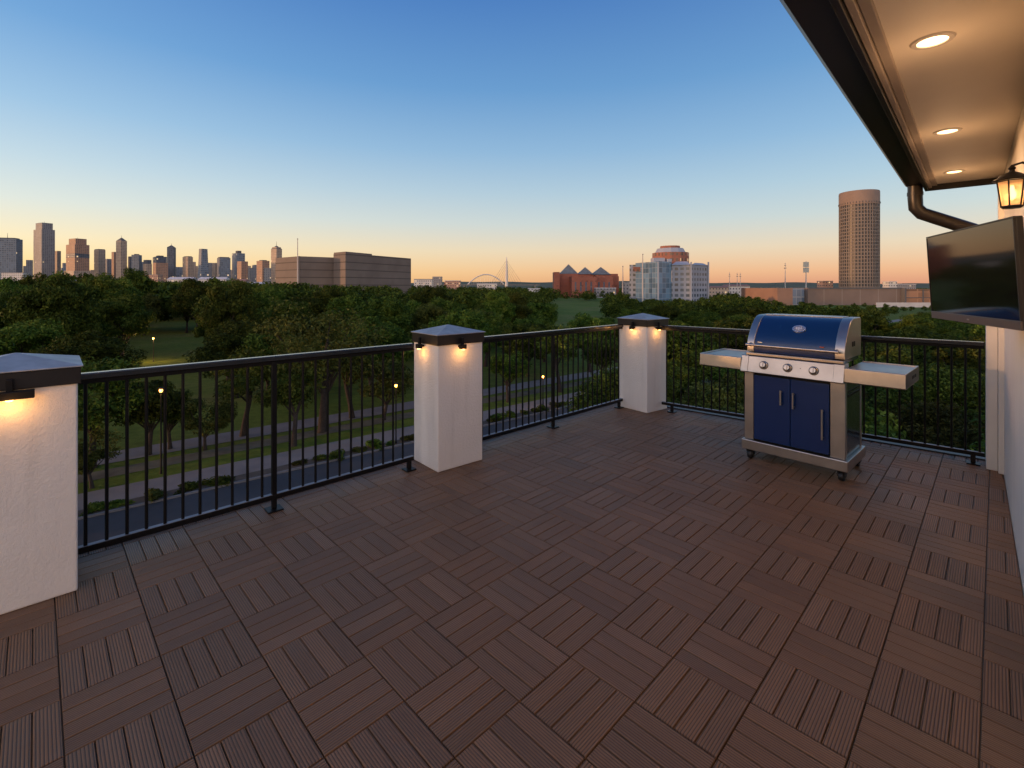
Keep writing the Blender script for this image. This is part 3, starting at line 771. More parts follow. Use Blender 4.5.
put(590, 372, KIND[2], .95, 'mid green oak beyond the path left of the corner pillar', FR)
put(92, 488, SLIM[4], .7, 'small olive green tree by the pavement, closest to the first pillar', FR)
put(205, 450, SLIM[4], .8, 'little olive green tree midway between the leaning tree and the railing post', FR)
put(294, 446, SLIM[3], .95, 'open young tree just right of the railing post', FR)
put(384, 420, SLIM[4], 1.15, 'olive green young tree almost touching the left edge of the middle pillar', FR)
put(300, 400, KIND[2], .8, 'mid green oak on the lawn behind the tall sparse tree', FR)
put(30, 405, KIND[2], 1.0, 'mid green rounded tree rising behind the cap of the closest pillar', FR)

BEHIND = [(-60,62,'the tallest downtown tower'), (62,150,'the rust-coloured downtown tower'), (150,270,'the slim downtown towers'),
          (270,345,'the flagpole'), (345,420,'the long beige hall'), (420,520,'the arched bridge'), (520,625,'the pyramid roofs'),
          (625,715,'the white office block'), (715,830,'the long low warehouse'), (830,900,'the round tower'), (900,1100,'the television')]
def behind(u):
    for a, b, n in BEHIND:
        if a <= u < b: return n
    return 'the park edge'
def hfac(u):   # canopy gets lower towards the right of the view
    return np.interp(u, [0,260,420,500,560,640,690,740,800,930,1024], [1.42,1.30,1.10,.98,.86,.74,.76,.76,.70,.62,.70])
def vcap(u): return float(np.interp(u, [0,60,110,200,270,300,420,520,620,640,700,720,770,830,940,1024], [269,271,266,271,274,279,282,288,291,297,297,292,296,304,307,302]))
def fit(s, H, D, u): return min(s, (CAMZ-GZ-(vcap(u)+2.5*math.sin(u*.9+D))*0 - (vcap(u)-CY)/F*D)/H) if D > 45 else s
count = 0
cands = []
for _ in range(30000):
    D = math.sqrt(random.random())*165+9; u = random.uniform(-70, 1090)
    cands.append((D, u))
cands.sort()
lawns = [(126,222,42,135),(545,605,80,420)]
for D, u in cands:
    x = X_at(u, D); p = Vector((x, D)); off = p.dot(SN)
    right = off < 26
    if right and (x < 6.5 or D < 13 or (p-BA).dot(bn) < 7.5): continue
    if 26 <= off < 53: continue
    if any(a < u < b and c < D < d for a, b, c, d in lawns): continue
    mind = 4.6 if right and D < 35 else 6.0 if right else (11 if off < 75 else 9.8)
    if off < 75 and not right and random.random() < .4: continue
    if not free(x, D, mind): continue
    taken.append((x, D)); count += 1
    if count > 262: break
    k = random.choice(NEAR) if D < 42 else random.choice(KIND)
    s = random.choice([.62,.78,.92,1.0,1.06,1.14])*random.uniform(.95,1.05)*(1 if D < 55 else hfac(u))
    if right and D < 60: s = random.uniform(.72,.95)
    h_ = fit(s, k[2]*1.02, D, u)*random.choice([.80,.86,.92,.97,1.0,1.03]); s = min(random.uniform(.82,1.08), h_*1.15)
    row = 'close below the deck' if D < 30 else 'in the near park' if D < 70 else 'in mid park' if D < 115 else 'deep in the park'
    label = f'{k[3]} tree {row}, before {behind(u)}'
    tree(k, x, D, s, label, sz=h_/s, group=f'{k[3]} trees {row} before {behind(u)}')
DMAX = D
import sys; sys.stderr.write(f'trees {count} reach {DMAX:.0f}\n')

# tall trees added out of view to keep the low sun off the deck
for i in range(9):
    q = -24 + i*6.0; x = sd.x*27 + sd.y*q; y = sd.y*27 - sd.x*q
    tree(KIND[1] if i % 2 else KIND[0], x, y, random.uniform(1.3,1.42), 'tall dark tree added out of view to keep sun off the deck', 'tall trees added out of view as sun blockers')
# far-off woods as one mass
CLEAR = []          # (u0,u1,D0,D1) kept free of far trees: buildings and open lawns
CLEAR += [(626,712,330,450), (770,940,310,420), (545,605,DMAX,440), (270,415,400,640), (548,625,560,760), (832,890,520,700)]
def woods():
    r = np.random.default_rng(77); out = []; vr = []
    for i in range(5):
        C = crown_points(r, 12, 5.4, 1.5, 26); rad = 5.4*.36*(.6+.7*r.random(26))
        vr.append(leaves_arrays(r, C, rad, 42, .52))
    vfar = []
    for i in range(4):
        C = crown_points(r, 12, 6.5, .5, 14); rad = 6.5*.42*(.6+.7*r.random(14))
        vfar.append(leaves_arrays(r, C, rad, 18, 1.1))
    n = 0
    for D0, D1, num in ((DMAX-4, 260, 420), (260, 520, 650), (520, 1100, 900), (1100, 2400, 700)):
        for _ in range(num):
            D = math.sqrt(r.uniform(D0*D0, D1*D1)); u = r.uniform(-60, 1084)
            if any(a < u < b and c < D < d for a, b, c, d in CLEAR): continue
            x = X_at(u, D)
            if x*SN.x + D*SN.y < 54 and x*SN.x + D*SN.y > 25: continue
            s = hfac(u)*r.uniform(.62, 1.2)
            if 740 < u < 945 and 200 < D < 420: s *= .75
            if D > 520: s *= 1.05
            if D < 600: s = min(s, max(.3, (13.55-(vcap(u)-CY)/F*D)/12.6*r.uniform(.84,1.04)))
            V = (vr if D < 420 else vfar)[r.integers(0, 5 if D < 420 else 4)]
            a = r.uniform(0, 6.28); c, sn = math.cos(a), math.sin(a)
            W = np.stack([V[:,0]*c-V[:,1]*sn, V[:,0]*sn+V[:,1]*c, V[:,2]], 1)*s + np.array([x, D, GZ])
            out.append(W); n += 1
    me = quads_mesh('far_woods', np.concatenate(out), LEAFS[0])
    o = bpy.data.objects.new('far_woods', me); COL.objects.link(o)
    return tag(o, 'dark wooded mass stretching from the park to the horizon', 'woods', kind='stuff')
woods()

# low shrubs in the verge by the street and grass tufts round the trunks
def shrub_mesh(seed, r0, h, mat, lf=.14):
    r = np.random.default_rng(seed); C = r.uniform(-1,1,(9,3))*np.array([r0*.7,r0*.7,h*.3]) + np.array([0,0,h*.5])
    return quads_mesh('verge_shrub', leaves_arrays(r, C, np.full(9, r0*.55), 90, lf, flat=.8), mat)
SHR = [shrub_mesh(400+i, .75, .8, LEAFS[(1,2)[i%2]]) for i in range(3)]
for i in range(70):
    t = -22 + i*1.5 + random.uniform(-.4,.4)
    if math.sin(i*.55) < -.55: continue
    p = gp_(t, 38.4+random.uniform(-.2,.2))
    o = bpy.data.objects.new('verge_shrub', SHR[i%3]); COL.objects.link(o); o.location = (p.x, p.y, GZ+.05)
    o.rotation_euler[2] = random.uniform(0,6); s = random.uniform(.6,1.15); o.scale = (s*1.2,s*.7,s*.62)
    tag(o, 'low green shrub planted in the soil verge beside the street', 'shrub', 'shrubs along the street verge')

# park lamps, lit
LAMPH = emit('park_lamp_glow', (1,.42,.08), 3.0)
def park_lamp(u, v, h, label, pw=60):
    D = F*(CAMZ-(GZ+h))/(v-CY); x = X_at(u, D)
    t = thing('park_lamp', label, 'street lamp', (x, D, GZ), 0, 'lit lamps in the park')
    MB().tube([(0,0,0),(0,0,.3),(0,0,h-.12)], [.10,.06,.045], 8).build('pole', BLACKM, t, smooth=True)
    MB().lathe([(.05,h-.16),(.11,h-.12),(.12,h-.09)], 12).lathe([(.20,h+.16),(.12,h+.24),(.02,h+.28)], 12).build('fitting', BLACKM, t, smooth=True)
    MB().lathe([(.07,h-.085),(.12,h+.02),(.11,h+.10),(.07,h+.155)], 14).build('globe', LAMPH, t, smooth=True)
    lamp('park_light', (0,-.35,h+.05), pw, (1,.55,.2), .15, t)
park_lamp(153.5, 338.5, 4.2, 'lit amber lamp on the lawn clearing above the rail', 600)
park_lamp(161, 391, 6.0, 'lit amber lamp seen through the rail beside the small trees', 50)
park_lamp(396, 386, 5.0, 'lit amber lamp seen through the rail by the middle pillar', 50)
park_lamp(543, 377, 3.4, 'lit amber lamp between the middle and corner pillars', 50)

# ------------------------------------------------------------------ far buildings
def frame_for(u0, u1, D):
    uc = (u0+u1)/2; x = X_at(uc, D); phi = math.atan2(x, D)
    return x, phi, (u1-u0)/F*D*math.cos(phi)
F_BLUE = facade('blue_glass_facade', (.20,.22,.25), (.10,.14,.19), 7, 8, .7, .62, .01, rough=.5)
F_GREY = facade('grey_stone_facade', (.23,.23,.235), (.09,.11,.14), 6, 6, .5, .55, .006, rough=.5)
F_RUST = facade('rust_stone_facade', (.36,.22,.15), (.12,.10,.10), 6, 6, .5, .5, .012, rough=.5)
F_TAN = facade('tan_stone_facade', (.42,.33,.25), (.14,.12,.12), 6, 6, .5, .5, .012, rough=.5)
F_DARK = facade('dark_glass_facade', (.12,.13,.15), (.06,.08,.11), 6, 7, .75, .7, .012, rough=.5)
ROOFD = simple('dark_flat_roof', (.10,.10,.105), .9)
def tower(u0, u1, vt, D, th, frac, mat, label, extras=(), vb=292, cut=0):
    x, phi, W = frame_for(u0, u1, D); th = R(th); a = abs(th)
    w = W*frac/math.cos(a); d = max(W*(1-frac)/max(math.sin(a), .05), .35*w); d = min(d, 2.2*w)
    t = thing('skyscraper', label, 'skyscraper', (x, D, GZ), -phi+th, 'towers of the downtown skyline')
    H = Z_at(vt, D)-GZ
    def blk(nm, sx, sy, z0, z1, m, ox=0, par=t, tx=None):
        pl = [(-w/2*sx+ox*w,-d/2*sy),(w/2*sx+ox*w,-d/2*sy),(w/2*sx+ox*w,d/2*sy),(-w/2*sx+ox*w,d/2*sy)]
        tp = None if tx is None else [((p[0]-ox*w)*tx+ox*w, p[1]*tx) for p in pl]
        return MB().prism(pl, z0, z1, tp).build(nm, m, par)
    px = D/F
    z1 = H
    for e in extras:
        if e[0] == 'low': z1 = Z_at(e[1], D)-GZ
    main = blk('tower_block', 1, 1, 0, z1, mat, tx=1-cut if cut else None)
    for e in extras:
        if e[0] == 'low':      # the shaft narrows above row e[1]
            blk('upper_block', e[2], e[2], z1, H, mat)
        if e[0] == 'crown':    # smaller storey on the roof
            blk('penthouse', e[2], e[2], H, H+e[1]*px, e[3] if len(e) > 3 else ROOFD)
        if e[0] == 'pyramid':
            blk('pyramid_roof', .98, .98, H, H+e[1]*px, ROOFD, tx=.12)
        if e[0] == 'spire':
            MB().tube([(0,0,H),(0,0,H+e[1]*px)], [px*.28,px*.1], 6).build('spire', ROOFD, t)
        if e[0] == 'wing':     # lower block beside: (u share offset, width share, row, material)
            blk('wing', e[2], .9, 0, Z_at(e[3], D)-GZ, e[4], ox=e[1])
        if e[0] == 'band':     # dark recessed band
            z = Z_at(e[1], D)-GZ; blk('dark_band', 1.01, 1.01, z, Z_at(e[2], D)-GZ, F_DARK)
        if e[0] == 'lobby':
            blk('podium', e[1], 1.1, 0, Z_at(e[2], D)-GZ, e[3])
    return t
D0 = 1900
tower(-8, 23, 239, D0, -28, .78, F_BLUE, 'wide blue glass tower cut by the picture edge', [('spire',6),('crown',1.0,.8)])
tower(26, 33, 260, D0+250, 0, 1, F_GREY, 'short grey tower between the wide blue tower and the tallest one')
tower(33.5, 55, 230, D0, 20, .62, F_GREY, 'tallest stepped grey skyscraper of the skyline', [('crown',6.6,.80,F_GREY),('spire',8.5),('wing',.12,.80,250,F_BLUE)])
tower(54.5, 61, 251, D0+80, 20, .6, F_TAN, 'narrow tan tower tucked against the tallest skyscraper')
tower(66, 89.5, 245, D0-50, 22, .62, F_RUST, 'rust-coloured stepped tower with a dark band', [('crown',6.0,.76,F_RUST),('spire',7.5),('band',258,254),('lobby',1.2,271,F_TAN)])
tower(94, 105.5, 250, D0+60, 22, .6, F_TAN, 'tan flat-topped tower right of the rust-coloured tower', [('crown',.7,.9)])
tower(104, 112, 259, D0+200, 15, .6, F_GREY, 'short grey tower before the pointed tower')
tower(111.5, 117.5, 252, D0+150, 20, .6, F_RUST, 'slim rust tower touching the pointed tower')
tower(116, 127, 241, D0-20, 30, .55, F_TAN, 'slim tan tower with a small pointed roof', [('pyramid',3.2),('spire',5.5)])
tower(128, 134, 256.5, D0+140, 20, .6, F_DARK, 'dark glass block right of the pointed tower')
tower(131.5, 142, 255, D0, -20, .7, F_GREY, 'grey twin-topped block beside the dark glass block', [('crown',.9,.5)])
tower(143, 152, 264, D0, 20, .6, F_TAN, 'low tan block with a dark upper storey', [('crown',4,.9,F_DARK)])
tower(152.5, 167, 257, D0+120, 10, .7, F_DARK, 'dark wide block behind a salmon base', [('crown',1.2,.55)])
tower(153, 168, 263, D0-80, 12, .8, F_RUST, 'salmon low block fronting the dark wide block')
tower(167, 176, 247.5, D0, -15, .75, F_DARK, 'dark slim tower with a small point', [('pyramid',2.2),('spire',4)])
tower(176, 183, 267, D0+100, 0, 1, F_BLUE, 'low blue block right of the dark slim tower')
tower(182.5, 193, 257, D0, 24, .5, F_TAN, 'tan square tower between two dark glass towers', [('crown',.6,.8)])
tower(197, 209.5, 249, D0-60, 24, .7, F_BLUE, 'tapering blue glass tower', cut=.32)
tower(212, 219, 263, D0+60, 20, .6, F_TAN, 'low tan block left of the wide blue block')
tower(217, 230.5, 258, D0, 14, .8, F_BLUE, 'wide blue block with a flat penthouse', [('crown',.8,.85)])
tower(232, 245, 253.5, D0+100, 20, .65, F_BLUE, 'blue tower with a narrow raised top', [('crown',2.6,.45)])
tower(237, 248, 261.5, D0-120, 26, .6, F_RUST, 'salmon tower in front of the blue tower with a raised top')
tower(248, 256, 268, D0, 10, .7, F_GREY, 'lowest grey block right of the salmon tower')
tower(256.5, 269.5, 261, D0-200, 24, .55, F_RUST, 'orange-brown tower left of the beige hall', [('crown',.8,.6)])
tower(264, 271, 268, D0-250, 0, 1, F_GREY, 'low grey block at the foot of the orange-brown tower')
tower(271, 282, 249, D0-100, 34, .5, F_TAN, 'pale domed tower with an antenna behind the beige hall', [('crown',1.8,.8,F_TAN),('pyramid',3.2),('spire',7.5)])
# small background blocks between the named towers
for i, (u0, u1, vt) in enumerate([(23,27,266),(60,66,268),(89,95,270),(127,129,268),(176,183,270),(193,198,266),(209,213,269),(105,111,266),(229,233,270),(10,18,261),(62,66,263),(98,103,264),(134,144,262),(158,166,259.5),(187,196,262),(203,213,263),(214,222,264),(243,251,266),(252,258,265)]):
    tower(u0, u1, vt, D0+420, 10, .7, [F_GREY,F_BLUE,F_TAN][i%3], 'low hazy block filling a gap between the downtown towers')

# long beige hall
def hall():
    D = 470
    t = thing('long_hall', 'long windowless beige hall of two blocks behind the flagpole', 'hall', (X_at(275,D), D, GZ), 0)
    m = NT('banded_concrete'); m.set(Roughness=.85)
    sp = m.node('ShaderNodeSeparateXYZ'); m.link(m.coord('Object'), sp.inputs[0])
    band = m.math('FRACT', m.math('DIVIDE', sp.outputs[2], 7.5))
    c = m.ramp(m.noise(.05, detail=5), [(.3, (.145,.115,.095)), (.7, (.195,.158,.132))])
    m.color(m.mix(m.math('LESS_THAN', band, .15), c, (.095,.075,.062)))
    X0 = X_at(275, D)
    def pt(u, dd): return (X_at(u, dd)-X0, dd-D)
    zt = lambda v, dd=D: Z_at(v, dd)-GZ
    def blk(nm, pts, vt):
        # pts: corner list of (u, depth)
        pl = [pt(*p) for p in pts]
        o = MB().prism(pl, 0, zt(vt, pts[1][1])).build(nm, m.mat, t); return o
    b1 = blk('left_block', [(275.5,500),(299,470),(336,492),(336,560),(300,560)], 256.2)
    b2 = blk('right_block', [(333.5,486),(345.5,470),(411,560),(405,640),(345,620)], 253)
    MB().prism([pt(333.8,487),pt(345.6,471.5),pt(372,506),pt(368,530)], zt(253,470)+.02, zt(251.4,470)).build('roof_parapet', m.mat, t)
    MB().prism([pt(298.6,469.6),pt(299.6,469.6),pt(299.6,470.8),pt(298.6,470.8)], 0, zt(256,470)).build('corner_edge', ROOFD, t)
    return t
hall()
def pole(u, vt, D, r, label, name='flagpole', cat='pole', extra=None):
    h = Z_at(vt, D)-GZ
    t = thing(name, label, cat, (X_at(u, D), D, GZ))
    MB().tube([(0,0,0),(0,0,h*.6),(0,0,h)], [r*1.3,r,r*.6], 8).build('pole', simple(name+'_paint', (.42,.40,.38), .5), t, smooth=True)
    MB().lathe([(r*.2,h-r),(r*1.4,h),(r*.2,h+r*1.6)], 10).build('finial', simple(name+'_finial', (.5,.45,.35), .4), t)
    if extra: extra(t, h)
    return t
pole(297.6, 239, 260, .30, 'tall pale flagpole in front of the beige hall')
pole(622.8, 266.5, 480, .55, 'thin brick-red chimney stack right of the pyramid roofs', 'chimney_stack', 'chimney')
pole(642.7, 254.5, 398, .5, 'slim mast beside the white office block', 'mast', 'mast')
def cross(t, h):
    m = MB().box(-1.2,1.2,-.1,.1,h*.86,h*.88).box(-.8,.8,-.1,.1,h*.93,h*.95); m.build('cross_arm', ROOFD, t)
pole(729.5, 273, 600, .45, 'lattice mast left of a matching pair beyond the office block', 'mast', 'mast', cross)
pole(737.2, 273.3, 600, .4, 'left mast of the close pair beyond the office block', 'mast', 'mast', cross)
pole(740.3, 273.3, 600, .4, 'right mast of the close pair beyond the office block', 'mast', 'mast', cross)
pole(785.2, 263.3, 480, .4, 'plain mast left of the tall sign', 'mast', 'mast', cross)
def sign(t, h):
    m = MB().box(-2.7,2.7,-.5,.5,h-10.5,h-5.6).box(-2.7,2.7,-.5,.5,h-5.0,h); m.build('sign_panel', simple('sign_face', (.33,.36,.33), .5), t)
pole(806, 262, 480, .55, 'tall sign with two stacked panels left of the round tower', 'pole_sign', 'sign', sign)

# bridge: arch, deck and spire
def bridge():
    D = 1500; X0 = X_at(485, D)
    t = thing('arch_bridge', 'distant white arch bridge left of the needle tower', 'bridge', (X0, D, GZ))
    W = simple('white_steel', (.55,.54,.53), .5)
    pts = []
    for k in range(25):
        q = k/24; u = 464 + q*44; v = 290 - 15.5*math.sin(math.pi*q)**.8
        pts.append((X_at(u,D)-X0, 0, Z_at(v,D)-GZ))
    MB().tube(pts, 1.7, 8).build('arch', W, t, smooth=True)
    zd = Z_at(284.5, D)-GZ
    MB().box(X_at(440,D)-X0, X_at(540,D)-X0, -6, 6, zd-2.5, zd).build('bridge_deck', CONC, t)
    h = MB()
    for k in range(2, 23): h.tube([(pts[k][0],0,zd), pts[k]], .3, 5)
    h.build('hanger', W, t)
    for u in (445, 464, 507, 535): MB().box(X_at(u,D)-X0-2, X_at(u,D)-X0+2, -5, 5, 0, zd-2.4).build('pier', CONC, t)
bridge()
def needle():
    D = 1450; t = thing('needle_tower', 'slender pale needle tower beside the arch bridge', 'tower', (X_at(506.6,D), D, GZ))
    h = Z_at(257, D)-GZ
    MB().lathe([(4.8,0),(4.2,h*.4),(3.2,h*.7),(1.2,h*.96),(.3,h)], 12).build('mast', simple('needle_white', (.55,.53,.5), .5), t, smooth=True)
    for s in (-1, 1):
        c = MB()
        for k in range(5): c.tube([(0,0,h*(.62+.07*k)), (s*(14+9*k),0,h*.18)], .28, 4)
        c.build('stay_cable', ROOFD, t)
needle()

# red brick building with three pyramid roofs
def pyramids():
    D = 640; X0 = X_at(586, D)
    t = thing('brick_building', 'red brick building with three grey pyramid roofs', 'building', (X0, D, GZ))
    BR = facade('red_brick_facade', (.29,.095,.058), (.25,.085,.052), 6, 6, .5, .3, .0, rough=.7)
    RF = simple('slate_pyramid', (.13,.145,.15), .6, noise=.2, nscale=.2)
    def B(nm, u0, u1, vt, y0, y1):
        return MB().box(X_at(u0,D)-X0, X_at(u1,D)-X0, y0, y1, 0, Z_at(vt,D)-GZ).build(nm, BR, t)
    B('tall_block', 553.3, 558.8, 272.3, -12, 10); B('main_block', 559, 618, 273.8, 0, 50); B('front_block', 569.5, 593.5, 277.0, -26, -.1)
    B('front_block', 593.7, 611, 275.5, -14, -.1); B('end_block', 611.2, 618.2, 276.2, -4, -.1)
    for uc, hw_, va, vb, y in ((569.3,9,263.8,273.7,9), (585.8,7.6,266.8,274.2,6), (601.3,9,266.8,274.6,4)):
        x = X_at(uc,D)-X0; r = hw_/F*D; z0 = Z_at(vb,D)-GZ; z1 = Z_at(va,D)-GZ
        MB().add([(x-r,y-r*.75,z0),(x+r,y-r*.75,z0),(x+r,y+r*1.2,z0),(x-r,y+r*1.2,z0),(x,y,z1)], [(3,2,1,0),(0,1,4),(1,2,4),(2,3,4),(3,0,4)]).build('pyramid_roof', RF, t)
    w = MB()
    for u in (573,578,583,588,597,602,607): w.box(X_at(u,D)-X0-1, X_at(u,D)-X0+1, -26.15 if u<592 else -14.15, -26.01 if u<592 else -14.01, 8, 20)
    w.build('dark_opening', F_DARK, t)
pyramids()

# white office block with a red drum on top
def office():
    D = 400; X0 = X_at(668, D); t = thing('office_block', 'white and blue glass office block with a red domed drum', 'office', (X0, D, GZ))
    WH = simple('office_white', (.31,.335,.38), .7, noise=.06, nscale=.1)
    GLS = facade('office_glass', (.22,.28,.35), (.11,.19,.28), 4.2, 4.2, .94, .92, .006, rough=.12)
    GLB = facade('office_glass_blue', (.20,.28,.36), (.10,.19,.28), 4.2, 4.2, .94, .92, .006, rough=.1)
    FW = facade('office_white_facade', (.26,.29,.345), (.07,.10,.13), 4.4, 4.4, .62, .52, .02, rough=.15)
    RED = facade('office_red_facade', (.30,.12,.075), (.10,.06,.05), 4, 5, .5, .5, .04)
    X = lambda u, dd=D: X_at(u, dd)-X0
    z = lambda v, dd=D: Z_at(v, dd)-GZ
    # left glass wing: two faces meeting at a sharp front edge near u=658
    MB().prism([(X(635.5,418),18),(X(658,392),-8),(X(657.5,440),40),(X(640,440),40)], 0, z(261.5,392)).build('glass_wing', GLS, t)
    MB().prism([(X(658.2,392),-8),(X(671.5,400),0),(X(671.5,440),40),(X(657.7,440),40)], 0, z(261.2,392)).build('glass_front', GLB, t)
    MB().prism([(X(629.5,425),25),(X(646,420),20.2),(X(646,460),60),(X(632,460),60)], 0, z(264.5,420)).build('rear_wing', FW, t)
    MB().box(X(637)-.2,X(646),12.0,12.6,z(271),z(266.3)).build('sign_band', RED, t)
    MB().prism([(X(671.7,400),0),(X(691,394),-6),(X(708,412),12),(X(704,450),50),(X(672,450),50)], 0, z(265,398)).build('white_wing', FW, t)
    # sloping white roofs and stair towers
    MB().prism([(X(671.2,399),-1),(X(691,393),-7),(X(691.2,430),30),(X(672,430),30)], z(265,398)+.02, z(261.2,398), [(X(676,404),4),(X(687,400),0),(X(688,425),25),(X(677,425),25)]).build('hip_roof', WH, t)
    MB().prism([(X(691.3,393),-7),(X(708.6,411),11),(X(704,440),40),(X(692,435),35)], z(265,398)+.03, z(262.4,398), [(X(695,403),3),(X(703,413),13),(X(701,430),30),(X(695,428),28)]).build('hip_roof', WH, t)
    for u, dd in ((690.9,393.6),(708.2,411.6),(658.1,391.4)):
        MB().box(X(u,dd)-.6,X(u,dd)+.6,dd-D-.7,dd-D-.1,0,z(262,dd)).build('corner_pier', WH, t)
    # drum
    def drum(nm, u0, u1, v0, v1, mat, yb=34, k=1.0, n=12):
        dd = D+yb; cx = (X(u0,dd)+X(u1,dd))/2; r = (X(u1,dd)-X(u0,dd))/2
        pl = [(cx+r*math.cos(2*math.pi*(i+.5)/n), yb+r*math.sin(2*math.pi*(i+.5)/n)) for i in range(n)]
        tp = [(cx+(p[0]-cx)*k, yb+(p[1]-yb)*k) for p in pl]
        MB().prism(pl, z(v0,dd), z(v1,dd), tp).build(nm, mat, t)
    drum('red_drum', 653, 688, 270, 253, RED); drum('pale_roof', 655.5, 685, 252.9, 248.6, WH, k=.84)
    drum('roof_cap', 660.5, 679.5, 248.5, 246.2, RED)
    MB().box(X(652,410),X(663,410),5,14,z(261.3,392),z(257.8,405)).build('roof_room', WH, t)
    MB().box(X(667,405),X(671,405),3,9,z(262,392),z(259,405)).build('roof_room', WH, t)
office()

# round tower
def round_tower():
    D = 640; x = X_at(859, D); r = (880-838.5)/2/F*D*math.cos(math.atan2(x, D)); t = thing('round_tower', 'tall cylindrical apartment tower with a plain tan crown', 'tower', (x, D, GZ))
    h = Z_at(192.5, D)-GZ; hb = Z_at(206, D)-GZ; n = 72
    bw = 2*math.pi*r/48
    # windows need a running u round the cylinder: build walls with recessed window rows as geometry
    WALL = simple('tower_concrete', (.205,.170,.142), .8, noise=.08, nscale=.1)
    GLASS = simple('tower_glass', (.018,.02,.026), .4)
    MB().lathe([(r*.975,0),(r*.975,hb)], n).build('glazing', GLASS, t, smooth=True)
    ribs = MB(); nb = 42
    for k in range(nb):
        a = 2*math.pi*k/nb; ca, sa = math.cos(a), math.sin(a); w_ = bw*.19
        pl = [(r*.965*ca - s*w_*sa, r*.965*sa + s*w_*ca) for s in (-1,1)] + [(r*1.0*ca - s*w_*sa, r*1.0*sa + s*w_*ca) for s in (1,-1)]
        ribs.prism(pl, 0, hb)
    ribs.build('vertical_ribs', WALL, t)
    fl = MB(); z = 4.0; step = (hb-4)/26
    for k in range(26):
        fl.lathe([(r*.96,z),(r*.993,z),(r*.993,z+step*.26),(r*.96,z+step*.26)], n); z += step
    fl.build('floor_bands', WALL, t, smooth=True)
    MB().lathe([(r*.9,hb),(r*1.004,hb+.02),(r*1.004,h-1.5),(r*.985,h),(r*.9,h)], n).build('crown_band', simple('tower_crown', (.225,.165,.13), .8, noise=.1, nscale=.08), t, smooth=True)
    sl = MB()
    for k in range(nb):
        a = 2*math.pi*(k+.5)/nb; ca, sa = math.cos(a), math.sin(a)
        sl.box(r*1.005*ca-.35, r*1.005*ca+.35, r*1.005*sa-.35, r*1.005*sa+.35, hb+1.2, hb+3.4)
    sl.build('crown_slots', ROOFD, t)
round_tower()

# long low warehouse on the right
def warehouse():
    D = 360; X0 = X_at(840, D); t = thing('warehouse', 'long low brown warehouse with an orange brick end', 'warehouse', (X0, D, GZ))
    def panel(nm, col):
        return simple(nm, col, .85, noise=.1, nscale=.08)
    PAN = NT('warehouse_panel'); PAN.set(Roughness=.85)
    uv = PAN.node('ShaderNodeUVMap', uv_map='uv'); sp = PAN.node('ShaderNodeSeparateXYZ'); PAN.link(uv.outputs[0], sp.inputs[0])
    j = PAN.math('LESS_THAN', PAN.math('FRACT', PAN.math('DIVIDE', sp.outputs[0], 13.5)), .03)
    PAN.color(PAN.mix(j, PAN.ramp(PAN.noise(.06, detail=5), [(.3,(.16,.118,.095)),(.7,(.21,.155,.125))]), (.27,.225,.19)))
    BRK = facade('orange_brick_facade', (.34,.185,.105), (.29,.155,.088), 9, 5, .9, .8, 0, rough=.8)
    X = lambda u: X_at(u, D)-X0
    z = lambda v: Z_at(v, D)-GZ
    MB().box(X(773),X(788),-6,50,0,z(288)).build('brown_end', panel('warehouse_brown', (.27,.16,.11)), t)
    MB().box(X(788.2),X(806),2,50,0,z(288.3)).build('glazed_bay', facade('warehouse_glass', (.28,.30,.32), (.14,.19,.25), 3.5, 6, .85, .85, .05), t)
    MB().box(X(806.2),X(899),-2,60,0,z(288)).build('main_hall', PAN.mat, t)
    MB().box(X(806.2),X(899),-2.4,-2.01,z(289),z(287.6)).build('roof_edge', ROOFD, t)
    MB().box(X(900.5),X(936),-5,40,0,z(289)).build('brick_end', BRK, t)
    MB().box(X(899.05),X(900.45),-5.5,10,0,z(288)).build('dark_joint', ROOFD, t)
    MB().box(X(900.5),X(936),-5.4,-5.01,z(298),z(297.2)).build('brick_band', ROOFD, t)
    for u in (917, 930): MB().box(X(u)-.4,X(u)+.4,-5.5,-5.02,0,z(289.4)).build('pilaster', ROOFD, t)
    wv = MB().box(X(836),X(936),-40,-39.5,0,3.2).build('yard_wall', simple('pale_yard_wall', (.50,.48,.46), .8, noise=.1, nscale=.2), t)
warehouse()

# small pale buildings scattered among the trees
def low_building(u, v, D, wpx, label, group, col, roofcol, gable=True, rz=0, name='low_building', depth=14):
    wd = wpx/F*D; h = Z_at(v, D)-GZ
    t = thing(name, label, 'building', (X_at(u, D), D, GZ), rz, group)
    wl = facade(name+'_facade', col, (.08,.09,.11), 4, 4.5, .45, .4, .06) if not hasattr(low_building, str(col)) else getattr(low_building, str(col))
    setattr(low_building, str(col), wl)
    rk = 'r'+str(roofcol); rm = getattr(low_building, rk) if hasattr(low_building, rk) else simple('low_roof', roofcol, .8, noise=.12, nscale=.3)
    setattr(low_building, rk, rm)
    if gable:
        he = h*.86
        MB().box(-wd/2,wd/2,0,depth,0,he).build('wall', wl, t)
        MB().add([(-wd/2-.6,-.8,he+.03),(wd/2+.6,-.8,he+.03),(wd/2+.6,depth+.8,he+.03),(-wd/2-.6,depth+.8,he+.03),(-wd/2+1,depth/2,h),(wd/2-1,depth/2,h)],
                 [(3,2,1,0),(0,1,5,4),(2,3,4,5),(1,2,5),(3,0,4)]).build('roof', rm, t)
    else:
        MB().box(-wd/2,wd/2,0,depth,0,h).build('wall', wl, t)
        MB().box(-wd/2-.3,wd/2+.3,-.3,depth+.3,h+.02,h+1).build('roof', rm, t)
    return t
PAL = (.55,.53,.50); TAN = (.40,.32,.25); SAL = (.42,.25,.18)
WR = (.50,.49,.50); RR_ = (.28,.15,.11); GR = (.24,.235,.24)
GRP = 'low buildings below the skyline'
